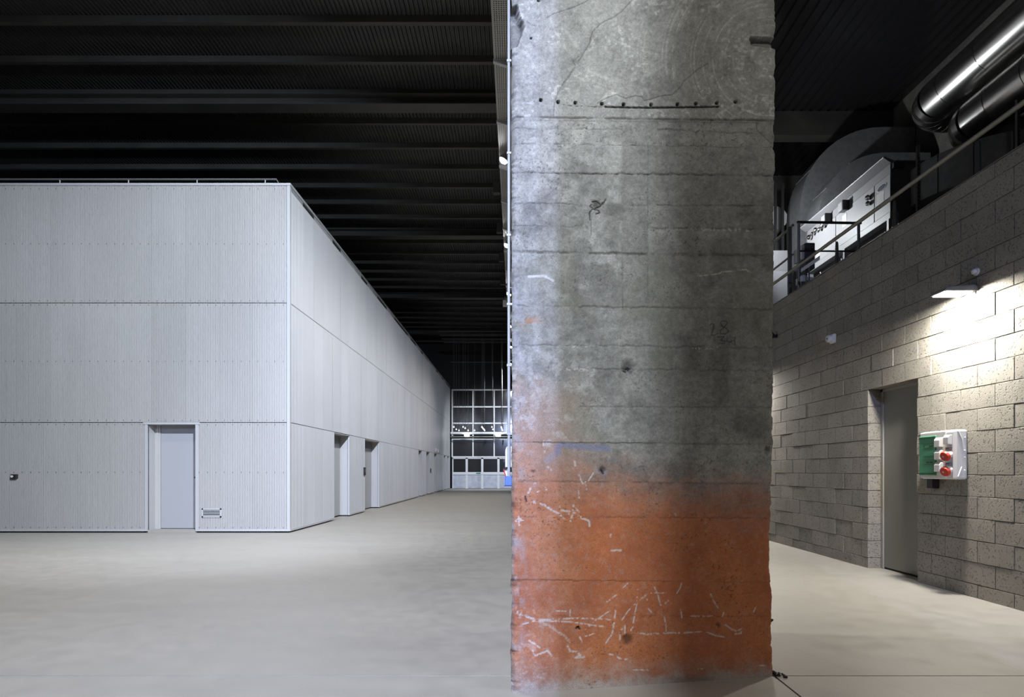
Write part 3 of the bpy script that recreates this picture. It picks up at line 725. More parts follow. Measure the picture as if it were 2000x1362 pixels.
# side doors with deep reveals
for i, (a, b) in enumerate(OPEN):
    d_ = .25
    pbuild(MB().box(PXc - d_, PXc, b, b + .02, .03, 2.05), 'reveal', M_CLAD)
    pbuild(MB().tube([(PXc - .03, b + .012, .03), (PXc - .03, b + .012, 2.05)], .033, 12), 'corner_bead', M_TRIM, smooth=True)
    pbuild(MB().box(PXc - d_, PXc, a, b, 2.03, 2.05), 'reveal_head', M_CLAD)
    pbuild(MB().box(PXc - d_, PXc - .01, a - .02, a, .03, 2.05), 'reveal', M_CLAD)
    dd = pbuild(MB().box(PXc - d_ - .04, PXc - d_, a, b, .03, 1.82), 'door', M_DOORL)
    pbuild(MB().box(PXc - d_ - .05, PXc - d_ + .015, a, b, 1.82, 2.05), 'over_panel', M_GREY)
    pbuild(MB().tube([(PXc - d_, a + .1, 1.03), (PXc - d_ + .04, a + .1, 1.03), (PXc - d_ + .04, a + .2, 1.03)], .01, 6), 'handle', M_CHROME, dd)
# roof-edge rail on the pavilion
rl = MB(); ry = PYf + .38; rz = Z(350.5, ry)
rl.tube([(PAVX, ry, rz), (X(540, ry), ry, rz), (X(556, ry), ry, 6.50)], .018, 8)
rr_ = thing('roof_rail', 'thin grey rail pipe along the pavilion roof edge', 'rail', (X(300, ry), ry, 6.47))
rb_ = (X(300, ry), ry, 6.47)
rel(rl, rb_).build('rail_pipe', M_GREY, rr_, True)
for px in (-17, 117, 251, 385, 518): rel(MB().tube([(X(px, ry), ry, 6.47), (X(px, ry), ry, rz)], .010, 6), rb_).build('post', M_TRIM, rr_)
# vent grille
gx0, gx1 = X(394.5, PYf), X(432.5, PYf); gz0, gz1 = Z(1011, PYf), Z(993.5, PYf)
vg = thing('vent_grille', 'small louvred vent grille low on the ribbed cladding', 'vent', (gx0, PYf, gz0)); vb = (gx0, PYf, gz0)
rel(MB().box(gx0, gx1, PYf - .012, PYf, gz0, gz0 + .025).box(gx0, gx1, PYf - .012, PYf, gz1 - .025, gz1).box(gx0, gx0 + .025, PYf - .012, PYf, gz0, gz1).box(gx1 - .025, gx1, PYf - .012, PYf, gz0, gz1), vb).build('frame', M_TRIM, vg)
rel(MB().box(gx0 + .02, gx1 - .02, PYf - .004, PYf - .002, gz0 + .02, gz1 - .02), vb).build('backing', M_DARK, vg)
for k in range(4):
    z = gz0 + .032 + k * .030
    rel(MB().prism([(PYf - .012, z), (PYf - .005, z + .008), (PYf - .005, z + .012), (PYf - .012, z + .004)], 'x', gx0 + .025, gx1 - .025), vb).build('louvre', M_TRIM, vg)
# small black sensor on the front
sx, sz = X(30, PYf), Z(931, PYf); so = thing('wall_sensor', 'small black box with white button on the cladding', 'sensor', (sx, PYf, sz))
B(-.055, .055, -.05, 0, -.04, .04).build('housing', M_BLACK, so, bevel=.004); MB().tube([(-.02, -.05, 0), (-.02, -.062, 0)], .022, 12).build('button', M_WHITE, so)
for i, (y_, z_, lb) in enumerate(((16.45, Z(919 + 2, 16.45), 'black card reader beside the second side door'), (29.2, 1.15, 'black card reader far along the pavilion side'))):
    o = thing('card_reader', lb, 'card reader', (PXc, y_, z_), 'card readers on the pavilion side')
    B(0, .04, -.06, .06, -.11, .11).build('housing', M_BLACK, o, bevel=.006); B(.04, .044, -.03, .03, -.02, .06).build('keypad', M_GREY, o)
for i, (px, py) in enumerate(((850, 879), (854.5, 881))):  # two small white sign-like shapes on the pavilion side, built as plain plates
    y_ = -PXc * F / (VX - px); o = thing('white_plate', ['small white plate by the far side doors, nearer one', 'small white plate by the far side doors, farther one'][i], 'plate', (PXc, y_, Z(py, y_)), 'white plates on the pavilion side')
    B(.004, .07, -.06, .06, -.10, .10).build('housing', M_WHITE, o, bevel=.01); B(.07, .075, -.04, .04, -.07, .07).build('lens', M_FRAME, o)

# ================================================================== CABLE TRAY + FLOODLIGHTS
TH = CH + 6.0
def tx(px, py): return (px - VX) * 6.0 / (VY - py)
tl, tr = -.325, -.075
tray = thing('cable_tray', 'long perforated grey cable tray running beside the column row', 'cable tray', (0, 8.67, TH))
cw = (tr - tl - .03) / 14
tv = MB(); L = 1.496; nl = 92; cl = L / nl
for i in range(14):
    j = 0
    while j < nl:
        if i % 2 == 1 and j % 2 == 1: j += 1; continue
        tv.add([(tl + .015 + i * cw, j * cl, 0), (tl + .015 + (i + 1) * cw, j * cl, 0), (tl + .015 + (i + 1) * cw, (j + 1) * cl, 0), (tl + .015 + i * cw, (j + 1) * cl, 0)], [(0, 1, 2, 3)]); j += 1
tv.box(tl, tl + .015, 0, L, 0, .06).box(tr - .015, tr, 0, L, 0, .06)
tmesh = tv.mesh('tray_section', M_TRAY)
bk = MB().prism([(tl - .01, .0), (tr + .02, .0), (tr + .02, -.12), (tl - .01, -.03)], 'y', -.004, .004).box(tl - .01, tr + .02, -.03, .03, -.004, .0)
bk.add([(tl - .01, -.03, -.034), (tr + .02, -.03, -.124), (tr + .02, .03, -.124), (tl - .01, .03, -.034)], [(0, 1, 2, 3)])
bmesh_ = bk.mesh('bracket', M_TRIM)
for k in range(-15, 19):
    obj('tray_section', tmesh, tray, (0, 1.5 * k, 0)); obj('bracket', bmesh_, tray, (0, 1.5 * k, 0))
ordn = ['nearest', 'second nearest', 'third', 'fourth', 'farthest']
LT = [(2.75, None), (32.2, None), (11.15, 0), (15.37, 1), (19.6, 2), (23.96, 3), (28.0, 4), (-5.12, None), (-9.0, None), (-13.2, None)]  # the hidden lamp by the end glazing is added to brighten its frames
lens_m = MB().sphere((0, 0, 0), .082, 14, 8, (1, 1, .7)).mesh('lens', M_LAMPW, True)
body_m = MB().tube([(0, 0, .12), (0, 0, .03), (0, 0, .0)], [.05, .09, .09], 14).mesh('housing', M_GREY, True)
yoke_m = MB().tube([(-.095, 0, .04), (-.095, 0, .17), (.095, 0, .17), (.095, 0, .04)], .008, 6).mesh('yoke', M_GREY)
def spot_light(name, energy, color, size, parent, cone=160, blend_=.4, radius=.04):
    ld = bpy.data.lights.new(name, 'SPOT'); ld.energy = energy; ld.color = color; ld.spot_size = math.radians(cone); ld.spot_blend = blend_; ld.shadow_soft_size = radius
    o = bpy.data.objects.new(name, ld); COL.objects.link(o); o.parent = parent; return o
EN = {2.75: 7600, 32.2: 2200, 11.15: 430, 15.37: 580, 19.6: 600, 23.96: 620, 28.0: 640, -5.12: 4400, -9.0: 5200, -13.2: 6500}
AIM = {2.75: (-5.3, 11, 3.2), 32.2: (-2.0, 38.2, 1.2), 11.15: (-4.2, 11.6, 0), 15.37: (-4.2, 15.3, 0), 19.6: (-4.2, 19.5, 0), 23.96: (-4.2, 23.9, 0), 28.0: (-4.2, 28, 0), -5.12: (.1, 3.1, 1.7), -9.0: (0, 3.1, 1.8), -13.2: (0, 3.1, 1.8)}
CONE = {11.15: 108, 15.37: 108, 19.6: 108, 23.96: 108, 28.0: 108, 2.75: 80, 32.2: 84, -5.12: 62, -9.0: 50, -13.2: 40}
TINT = {2.75: (.78, .86, 1.0), 32.2: (.86, .92, 1.0), -5.12: (.88, .94, 1.0), -9.0: (.45, .56, 1.0), -13.2: (.45, .56, 1.0)}
for y_, i in LT:
    lb = 'bright floodlight under the perforated tray, %s of the row' % ordn[i] if i is not None else 'bright floodlight under the tray out of view at %s' % (('the end glazing, added to brighten it' if y_ > 30 else 'the near column corner') if y_ > 0 else '%s place behind the viewpoint' % {-5.12: 'first', -9.0: 'second', -13.2: 'third'}[y_])
    o = thing('floodlight', lb, 'floodlight', (-.235, y_, TH - .165), 'floodlights along the cable tray')
    o.rotation_euler = (Vector(AIM[y_]) - o.location).to_track_quat('-Z', 'Y').to_euler()
    for nm, me in (('housing', body_m), ('lens', lens_m), ('yoke', yoke_m)): obj(nm, me, o)
    sp_ = spot_light('flood_beam', EN[y_], TINT.get(y_, (1.0, .945, .865)), .1, o, CONE.get(y_, 160), 1.0, .065 if y_ == -5.12 else .035)
    sp_.location = (0, 0, -.075)
# junction box on the tray edge, hanging grey boxes by the ceiling
jb = thing('junction_box', 'small white junction box on the far tray edge', 'box', (X(986.5, 21.3), 21.3, Z(593, 21.3)))
B(-.08, .08, -.06, .06, -.11, .11).build('housing', M_WHITE, jb, bevel=.01); B(-.01, .01, -.01, .01, .11, .25).build('stem', M_TRIM, jb)
for i, (py, px) in enumerate(((368, 970), (446, 976), (503, 979.5), (549, 982))):
    y_ = 7.9 * F / (VY - py); o = thing('hanging_box', 'dim grey box hung from the black ceiling, %s beside the tray' % ['nearest', 'second', 'third', 'farthest'][i], 'box', (X(px, y_), y_, CH + 7.9), 'grey boxes hung from the ceiling')
    B(-.10, .10, -.08, .08, -.16, .16).build('housing', mat('dim_grey_box', (.10, .10, .10), .6), o, bevel=.01)
    B(-.008, .008, -.008, .008, .16, ZC - CH - 7.9).build('drop_rod', M_GREY, o)
# pendants at the far end
cordm = None
PEN = [(-3.30, 31.4), (-3.28, 32.5), (-3.22, 33.4), (-2.77, 31.0), (-2.74, 31.9), (-2.72, 33.6), (-2.36, 33.7), (-1.79, 31), (-1.79, 31.9), (-1.79, 32.8), (-1.79, 33.7), (-1.28, 31.4), (-1.27, 32.4), (-.776, 31), (-.776, 31.9), (-.776, 32.8), (-.776, 33.7)]
zb_ = 3.43
cordm = MB().tube([(0, 0, .06), (0, 0, 4.985)], .0075, 5).mesh('cord', mat('pendant_cord', (.16, .165, .17), .5))
bulbm = MB().sphere((0, 0, 0), .04, 8, 6).mesh('bulb', M_BULB, True)
capm = MB().tube([(0, 0, .04), (0, 0, .10)], .02, 8).mesh('cap', M_WHITE)
PCN = {}
PBY = (31, 31.9, 32.8, 33.7)
for x_, y_ in PEN:
    yn = min(PBY, key=lambda q: abs(q - y_)); x_ *= yn / y_; y_ = yn
    cl_ = ['first', 'second', 'third', 'fourth', 'fifth'][min(range(5), key=lambda q: abs((-3.28, -2.65, -1.79, -1.28, -.776)[q] - x_))]
    PCN[cl_] = PCN.get(cl_, 0) + 1
    o = thing('pendant_lamp', 'tiny pendant bulb, %s from the front in the %s cluster from the pavilion' % (['first', 'second', 'third', 'last'][PCN[cl_] - 1], cl_), 'pendant lamp', (x_, y_, zb_), 'pendant bulbs at the far end')
    for nm, me in (('cord', cordm), ('bulb', bulbm), ('cap', capm)): obj(nm, me, o)
pb = thing('pendant_bar', 'dark horizontal bar carrying the pendant cords', 'bar', (-2, 32.5, 8.43))
for y_ in (31, 31.9, 32.8, 33.7): B(-2.1, 2.0, y_ - 32.5 - .02, y_ - 32.5 + .02, -.02, .03).build('bar_tube', M_AHUD, pb)
for x_ in (-3, -.6): B(x_ + 2 - .01, x_ + 2.01, -.01, .01, .03, ZC - 8.43).build('drop_rod', M_AHUD, pb)

# ------------------------------------------------------------------ conduit and sockets on the column's left side
cy = 4.0; cxx = X(993.8, cy)
cd = thing('conduit', 'white vertical conduit pipe on the left side of the column', 'conduit', (cxx, cy, 1.1))
MB().tube([(0, 0, Z(932, cy) - 1.1), (0, 0, CZ1 - 1.4)], .0095, 12).build('pipe', mat('conduit_grey', (.42, .43, .44), .45), cd, True)
for py in (120, 300, 460, 595, 714, 848):
    z = Z(py, cy) - 1.1; B(-.014, -cxx - .016, -.012, .012, z - .008, z + .008).build('clip', MATS['conduit_grey'], cd, bevel=.002)
bs = thing('blue_socket', 'blue industrial socket box at the foot of the white conduit', 'socket', (X(992.5, 3.98), 3.98, Z(950, 3.98)))
B(-.022, .024, -.02, .03, .004, .068).build('body', M_BLUE, bs, bevel=.003); B(-.027, .024, -.024, .03, 0, .004).build('flange', mat('dark_blue', (.03, .05, .2), .4), bs)
yb_ = 4.16; wsx = X(987, yb_)
ws = thing('distribution_box', 'white rounded distribution box on the column side behind the conduit', 'distribution box', (wsx, yb_, Z(930, yb_)))
h_ = Z(872, yb_) - Z(913, yb_); z_ = Z(913, yb_) - Z(930, yb_)
pf = [(0, z_), (.052, z_), (.052, z_ + h_), (.016, z_ + h_), (.006, z_ + h_ - .012), (0, z_ + h_ - .03)]
MB().prism(pf, 'y', -.05, .10).build('body', M_WHITE, ws, bevel=.003)
B(-.014, .0, -.03, -.01, Z(903, yb_) - Z(930, yb_), Z(897, yb_) - Z(930, yb_)).build('latch', M_BLACK, ws)
B(-.004, .01, -.04, 0, Z(912, yb_) - Z(930, yb_) - .012, Z(912, yb_) - Z(930, yb_)).build('hinge', M_BLACK, ws)
MB().prism([(-.014, .045), (-.008, .048), (.006, .0), (-.002, -.002)], 'y', -.04, .0).build('red_flap', M_RED, ws)
B(-.004, .02, -.01, .04, .0, .05).build('plug_body', M_WHITE, ws)

# ================================================================== RIGHT CORRIDOR DETAILS
# wall lamps
def wall_lamp(y_, lb, energy, tilt=-18):
    o = thing('wall_lamp', lb, 'wall lamp', (XW, y_, 2.80), 'wall lamps on the block wall')
    MB().prism([(-.32, -.012), (-.02, -.012), (-.02, .03), (-.06, .045), (-.30, .022), (-.32, .006)], 'y', -.10, .10).build('housing', M_GREY, o, bevel=.004)
    B(-.02, 0, -.06, .06, -.03, .06).build('mount', M_GREY, o, bevel=.003)
    B(-.30, -.06, -.085, .085, -.02, -.012).build('lens', M_LAMPR, o)
    ld = bpy.data.lights.new('wall_lamp_light', 'AREA'); ld.shape = 'RECTANGLE'; ld.size = .22; ld.size_y = .15; ld.energy = energy; ld.color = (1.0, .955, .87)
    lo = bpy.data.objects.new('wall_lamp_light', ld); COL.objects.link(lo); lo.parent = o; lo.location = (-.16, 0, -.03); lo.rotation_euler = (0, math.radians(tilt), 0)
    return o
wall_lamp(5.45, 'lit wall lamp above the socket panel', 185)
wall_lamp(10.5, 'lit wall lamp hidden behind the column down the corridor', 150)
wall_lamp(.4, 'lit wall lamp on the near part of the corridor wall', 170, -18)
wall_lamp(-4.65, 'added fill lamp on the rear part of the corridor wall', 70, -18)  # unseen lamp added behind the viewpoint as fill for the column face
# fill lamp added above the frame to brighten the left hall's foreground floor
hb_ = thing('hall_fill_lamp', 'added round fill lamp over the front of the left hall', 'lamp', (-4.6, 5.2, 9.0))
MB().tube([(0, 0, .30), (0, 0, .22), (0, 0, 0)], [.06, .10, .26], 20, False).build('reflector', M_GREY, hb_, True)
MB().tube([(0, 0, .30), (0, 0, ZC - 9.0)], .012, 6).build('hanger', M_GREY, hb_); MB().sphere((0, 0, .14), .07, 10, 6).build('bulb', M_LAMPR, hb_, True)
sp_ = spot_light('hall_fill_beam', 1900, (1.0, .96, .89), .1, hb_, 105, 1.0, .2); sp_.location = (0, 0, -.02)
# unseen fill lamp added high behind the viewpoint to brighten the column's upper right
cf = thing('corridor_fill_lamp', 'added fill light high over the corridor behind the viewpoint', 'floodlight', (2.7, -3.5, 8.9))
B(-.15, .15, -.08, .08, -.08, .12).build('housing', M_GREY, cf, bevel=.01); B(-.01, .01, -.01, .01, .12, ZC - 8.9).build('hanger', M_GREY, cf)
B(-.13, .13, .08, .086, -.07, .1).build('lens', M_LAMPR, cf)
sp_ = spot_light('corridor_fill_beam', 1500, (1.0, .965, .90), .1, cf, 40, 1.0, .12); sp_.location = (0, .1, 0); sp_.rotation_euler = (Vector((1.05, 3.2, 4.6)) - Vector((2.7, -3.5, 8.9))).to_track_quat('-Z', 'Y').to_euler()
# siren, detector
sr = thing('wall_siren', 'small white round siren on the block wall', 'siren', (XW, 7.8, Z(662, 7.8)))
B(-.05, 0, -.055, .055, -.06, .06).build('base', M_WHITE, sr, bevel=.012); MB().tube([(-.05, 0, 0), (-.085, 0, 0), (-.10, 0, 0)], [.05, .05, .04], 16).build('horn', M_WHITE, sr, True)
MB().tube([(-.10, 0, 0), (-.102, 0, 0)], .012, 8).build('hole', M_BLACK, sr)
dt = thing('wall_detector', 'small white dome detector above the wall lamp', 'detector', (XW, 5.385, Z(531, 5.385)))
MB().tube([(0, 0, 0), (-.02, 0, 0)], .033, 16).build('base', M_WHITE, dt); MB().sphere((-.028, 0, 0), .026, 12, 8).build('dome', M_WHITE, dt, True)
ds = thing('dark_horn', 'small dark horn fitting at the column edge on the block wall', 'speaker', (XW, 9.52, Z(657, 9.52)))
MB().tube([(0, 0, 0), (-.05, 0, 0), (-.09, 0, .01)], [.02, .03, .06], 10).build('horn', M_BLACK, ds, True); B(-.015, 0, -.03, .03, -.03, .03).build('base', M_BLACK, ds)

# power socket panel
QX, Q0, Q1, QZ0, QZ1 = 4.07, 5.495, 5.966, 1.08, 1.545
qp = thing('socket_panel', 'white power socket panel with green window and red sockets', 'socket panel', (XW, (Q0 + Q1) / 2, QZ0)); qb = (XW, (Q0 + Q1) / 2, QZ0)
def qbuild(mb, nm, m, par=qp, **k): return rel(mb, qb).build(nm, m, par, **k)
qbuild(MB().box(QX, XW, Q0, Q1, QZ0, QZ1), 'body', M_WHITE, bevel=.016)
qbuild(MB().box(QX - .010, QX + .02, 5.60, Q1 - .005, QZ0 + .006, QZ1 - .006), 'front_cover', M_WHITE, bevel=.008)
gw = qbuild(MB().box(QX - .02, QX, 5.725, Q1 - .006, 1.115, 1.50), 'green_window', M_GREEN, bevel=.004)
fr = MB().box(QX - .024, QX - .018, 5.727, Q1 - .01, 1.475, 1.487).box(QX - .024, QX - .018, 5.727, Q1 - .01, 1.128, 1.138)
for z in (1.425, 1.38, 1.30, 1.265, 1.22): fr.box(QX - .0215, QX - .0195, 5.75, 5.90, z, z + .004)
qbuild(fr, 'window_rib', M_GREEND, gw)
for (z, ys_) in ((1.392, (5.752, 5.774, 5.797, 5.88)), (1.235, (5.760, 5.774, 5.788, 5.815, 5.830, 5.845))):
    for y_ in ys_: qbuild(MB().prism([(y_, z + .014), (y_ + .012, z + .014), (y_ + .006, z)], 'x', QX - .0225, QX - .019), 'breaker_mark', M_BLACK, gw)
qbuild(MB().tube([(QX - .02, 5.74, 1.325), (QX - .032, 5.74, 1.325)], .013, 12), 'window_knob', mat('green_knob', (.03, .35, .18), .2), gw)
for z in (1.385, 1.265, 1.148):
    s_ = qbuild(MB().prism([(QX - .005, z), (QX - .045, z + .004), (QX - .045, z + .07), (QX - .03, z + .092), (QX - .005, z + .092)], 'y', 5.640, 5.715), 'socket_cover', M_WHITE, bevel=.004)
s_ = MB().prism([(QX - .005, 1.405), (QX - .045, 1.41), (QX - .045, 1.475), (QX - .03, 1.497), (QX - .005, 1.497)], 'y', 5.525, 5.595); qbuild(s_, 'socket_cover', M_WHITE, bevel=.004)
qbuild(MB().box(QX - .004, QX + .01, 5.512, 5.605, QZ0 + .012, QZ1 - .02), 'socket_plate', M_WHITE, bevel=.003)
for z in (1.305, 1.162):
    c0 = Vector((QX - .005, 5.555, z + .012)); dv = Vector((-.86, -.16, -.34)).normalized()
    rs = qbuild(MB().tube([c0, c0 + dv * .05], .036, 18), 'socket_base', M_WHITE, smooth=True)
    qbuild(MB().tube([c0 + dv * .045, c0 + dv * .062, c0 + dv * .07], [.047, .047, .043], 22), 'red_cap', M_REDL, rs, smooth=True)
    qbuild(MB().tube([c0 + dv * .07, c0 + dv * .072], .041, 22), 'cap_face', M_RED, rs)
    e1 = dv.cross(Vector((0, 0, 1))).normalized(); c1 = c0 + dv * .072 + e1 * .008
    qbuild(MB().tube([c1, c1 + dv * .003], .010, 4), 'cap_mark', M_PAPER, rs)
    qbuild(MB().box(QX - .03, QX, 5.53, 5.58, z + .055, z + .075), 'cap_hinge', M_GREY, rs)
# ribs + screws on the near end
qbuild(MB().tube([(QX + .025, Q0 - .002, 1.53), (QX + .06, Q0 - .004, 1.45)], .006, 6).tube([(QX + .06, Q0 - .004, 1.20), (QX + .025, Q0 - .002, 1.105)], .006, 6).tube([(QX + .062, Q0 - .001, 1.45), (QX + .062, Q0 - .001, 1.20)], .003, 6), 'end_rib', M_WHITE)
for z in (1.47, 1.35, 1.285, 1.165): qbuild(MB().sphere((QX + .088, Q0 - .001, z), .008, 8, 5, (1.2, .6, .6)), 'end_screw', M_FRAME)
qbuild(MB().box(XW - .075, XW - .005, 5.86, 5.945, QZ0 - .095, QZ0 + .005), 'cable_gland', M_BLACK, bevel=.004)

# railing on the block wall
RX = 4.25
rg = thing('guard_rail', 'grey steel handrail with flat posts above the block wall', 'railing', (RX, 7.8, 3.25)); rgb_ = (RX, 7.8, 3.25)
rel(MB().tube([(RX - .03, 2, 4.225), (RX - .03, 10.6, 4.225)], .023, 12), rgb_).build('handrail', M_RAIL, rg, True)
for y_ in (3.06, 4.26, 5.46, 6.66, 7.86, 9.06, 10.26):
    pl_ = [(y_ - .03, 3.3), (y_ + .03, 3.3), (y_ + .03, 4.13), (y_ + .022, 4.18), (y_, 4.205), (y_ - .022, 4.18), (y_ - .03, 4.13)]
    rel(MB().prism(pl_, 'x', RX - .004, RX + .008), rgb_).build('post', M_RAILDK, rg)
rel(MB().tube([(RX + .02, 2, 3.72), (RX + .02, 10.6, 3.72)], .012, 8), rgb_).build('mid_rail', M_RAILDK, rg)
# second guard rail across the mezzanine
g2y = 9.3
g2 = thing('cross_rail', 'dark guard rail crossing the mezzanine in front of the air unit', 'railing', (X(1560, g2y), g2y, 3.25)); gb = (X(1560, g2y), g2y, 3.25)
rel(MB().tube([(X(1557, g2y), g2y, Z(434, g2y)), (X(1682, g2y), g2y, Z(436, g2y))], .02, 10), gb).build('handrail', M_RAILDK, g2, True)
rel(MB().tube([(X(1558, g2y), g2y, Z(490.5, g2y)), (X(1682, g2y), g2y, Z(491, g2y))], .014, 8), gb).build('mid_rail', M_RAILDK, g2, True)
for px in (1560, 1677): rel(MB().tube([(X(px, g2y), g2y, 3.25), (X(px, g2y), g2y, Z(435, g2y))], .022, 8), gb).build('post', M_GREY, g2)
g3 = thing('stair_rail', 'short sloping handrail at the column edge on the mezzanine', 'railing', (4.9, 11.5, 3.25)); g3b = (4.9, 11.5, 3.25)
y3 = 10.5
x3 = X(1549, y3)
rel(MB().tube([(x3, y3, Z(440, y3)), (x3, y3 + 2.4, Z(440, y3))], .024, 8), g3b).build('handrail', M_RAIL, g3, True)
rel(MB().tube([(x3, y3, Z(497, y3)), (x3, y3 + 2.4, Z(497, y3))], .018, 8), g3b).build('mid_rail', M_RAIL, g3, True)
rel(MB().box(x3 - .09, x3 - .03, y3 - .02, y3 + .02, 3.25, Z(444, y3)), g3b).build('post', M_GREY, g3)

# air handling unit
AX, A0, A1 = 6.0, 9.48, 12.2
ah = thing('air_handling_unit', 'pale grey air handling unit on the mezzanine', 'air unit', (AX, A0, 3.25)); ab = (AX, A0, 3.25)
def abuild(mb, nm, m, par=ah, **k): return rel(mb, ab).build(nm, m, par, **k)
az0, az1 = 5.31, 6.08
abuild(MB().box(AX, AX + 1.5, A0, A1, az0, az1), 'casing', M_AHUD)
for (a, b) in ((A0, A0 + .42), (A0 + .43, A0 + 1.62), (A0 + 1.63, A1)):
    abuild(MB().box(AX - .015, AX, a + .004, b - .004, az0, az1 - .16), 'panel', M_AHU, bevel=.003)
abuild(MB().box(AX - .012, AX, A0 + .004, A1, az1 - .155, az1), 'top_panel', mat('air_unit_band', (.17, .17, .175), .5), bevel=.003)
abuild(MB().prism([(AX - .015, az1), (AX - .12, az1 + .07), (AX - .12, az1 + .10), (AX + .05, az1 + .03), (AX + .05, az1)], 'y', A0 - .01, A1 + .05), 'roof_lip', mat('lip_grey', (.14, .14, .145), .5))
abuild(MB().tube([(AX - .125, A0 - .01, az1 + .09), (AX - .125, A1 + .05, az1 + .09)], .012, 6), 'lip_edge', M_AHU)
abuild(MB().box(AX + .05, AX + 1.5, A0 - .03, A1, az1, az1 + .03), 'roof', M_AHUD)
abuild(MB().box(AX, AX + .18, A0 - .06, A0 - .01, az1 - .1, az1 - .02), 'end_bracket', M_BLACK)
abuild(MB().box(AX + .12, AX + 1.5, A0, A1, 4.72, az0), 'lower_casing', M_AHUD)
abuild(MB().box(AX - .02, AX + .12, A0, A1, 5.20, az0 - .004), 'ledge', M_AHU, bevel=.003)
abuild(MB().box(AX - .02, AX + .10, A0, A1, 4.60, 4.72), 'base_beam', mat('pale_beam', (.34, .34, .35), .5), bevel=.003)
abuild(MB().box(AX + .1, AX + 1.4, A0 + .1, A1 - .1, 3.25, 4.6), 'stand', M_AHUD)
for y_ in (A0 + .02, A0 + 1.3): abuild(MB().box(AX - .03, AX + .02, y_, y_ + .05, 4.72, 5.2), 'corner_post', M_AHU)
# label, oval badge, gauges, valves
by = A0 + .22; bz = az1 - .29
ov = [(by + .13 * math.cos(a), bz + .055 * math.sin(a)) for a in np.linspace(0, 2 * math.pi, 20, endpoint=False)]
bd = abuild(MB().prism(ov, 'x', AX - .022, AX - .015), 'badge', mat('badge_rim', (.5, .5, .52), .4))
ov2 = [(by + .11 * math.cos(a), bz + .043 * math.sin(a)) for a in np.linspace(0, 2 * math.pi, 20, endpoint=False)]
abuild(MB().prism(ov2, 'x', AX - .025, AX - .022), 'badge_field', mat('badge_navy', (.03, .035, .07), .4), bd)
abuild(MB().box(AX - .018, AX - .014, A0 + .16, A0 + .36, az0 + .17, az0 + .42), 'paper_label', M_PAPER)
abuild(MB().box(AX - .018, AX - .014, A0 + 1.25, A0 + 1.40, az0 + .30, az0 + .52), 'paper_label', M_PAPER)
abuild(MB().box(AX - .018, AX - .014, A0 + 2.2, A0 + 2.34, az0 + .02, az0 + .2), 'paper_label', M_PAPER)
for (y_, z_, hh) in ((A0 + .55, az1 - .30, .06), (A0 + .55, az1 - .40, .05)):
    abuild(MB().sphere((AX - .05, y_, z_), hh * .8, 8, 6), 'valve', M_CHROME, smooth=True); abuild(MB().tube([(AX, y_, z_), (AX - .08, y_ - .04, z_ + .02)], .012, 6), 'valve_stem', M_BLACK)
for (y_, z_) in ((A0 + 1.20, az1 - .08), (A0 + 1.80, az1 - .06)):
    gb_ = abuild(MB().box(AX - .13, AX - .012, y_, y_ + .14, z_ - .14, z_ + .02), 'control_box', M_AHU, bevel=.006); abuild(MB().box(AX - .132, AX - .01, y_ - .03, y_, z_ - .15, z_ + .03), 'control_cover', M_BLACK, gb_)
for k in range(6):
    y_ = A0 + 1.85 + k * .13; abuild(MB().sphere((AX - .07, y_, az1 - .16 - .02 * (k % 3)), .04 + .012 * (k % 2), 8, 6), 'pipe_fitting', M_CHROME, smooth=True)
abuild(MB().tube([(AX - .07, A0 + 1.8, az1 - .17), (AX - .07, A0 + 2.6, az1 - .17)], .014, 6), 'hose', M_CHROME)
for k, y_ in enumerate((A0 + .30, A0 + .40, A0 + 1.30, A0 + 1.46, A0 + 1.58, A0 + 2.05, A0 + 2.16)):
    z_ = 4.80 + .07 * (k % 3); abuild(MB().sphere((AX - .04, y_, z_), .055, 8, 6), 'pump_valve', M_CHROME, smooth=True); abuild(MB().tube([(AX + .15, y_, z_), (AX - .06, y_, z_), (AX - .06, y_ + .04, z_ + .09)], .018, 6), 'pump_pipe', M_CHROME if k % 2 else M_AHUD)
sw = thing('switch_cabinet', 'dark grey switch cabinet beside the air unit', 'cabinet', (5.3, 10.4, 3.25)); yq = 10.2
rel(B(X(1573, yq), X(1592, yq), yq, yq + .3, Z(525, yq), Z(474, yq)), (5.3, 10.4, 3.25)).build('body', M_AHUD, sw, bevel=.01)
rel(B(X(1566, yq), X(1573, yq) - .01, yq, yq + .3, Z(505, yq), Z(478, yq)), (5.3, 10.4, 3.25)).build('door', M_FRAME, sw, bevel=.006)
rel(B(X(1575, yq), X(1580, yq), yq + .05, yq + .2, 3.25, Z(525, yq)), (5.3, 10.4, 3.25)).build('stand', M_AHUD, sw)
sg = thing('warning_sign', 'white sign board low on the mezzanine behind the rail', 'sign', (5.2, 10.0, 3.25))
ysg = 9.8
rel(MB().add([(X(1566, ysg), ysg, Z(531, ysg)), (X(1583, ysg), ysg - .3, Z(520, ysg)), (X(1583, ysg), ysg - .3, Z(512, ysg)), (X(1566, ysg), ysg, Z(524, ysg))], [(0, 1, 2, 3)]).add([(X(1566, ysg), ysg + .03, Z(531, ysg)), (X(1583, ysg), ysg - .27, Z(520, ysg)), (X(1583, ysg), ysg - .27, Z(512, ysg)), (X(1566, ysg), ysg + .03, Z(524, ysg))], [(3, 2, 1, 0)]), (5.2, 10.0, 3.25)).build('board', M_FRAME, sg)
rel(B(X(1574, ysg), X(1576, ysg), ysg - .1, ysg - .08, 3.25, Z(524, ysg)), (5.2, 10.0, 3.25)).build('post', M_GREY, sg)
pk = thing('pump_box', 'small white pump housing on the mezzanine floor', 'pump', (5.2, 9.9, 3.25))
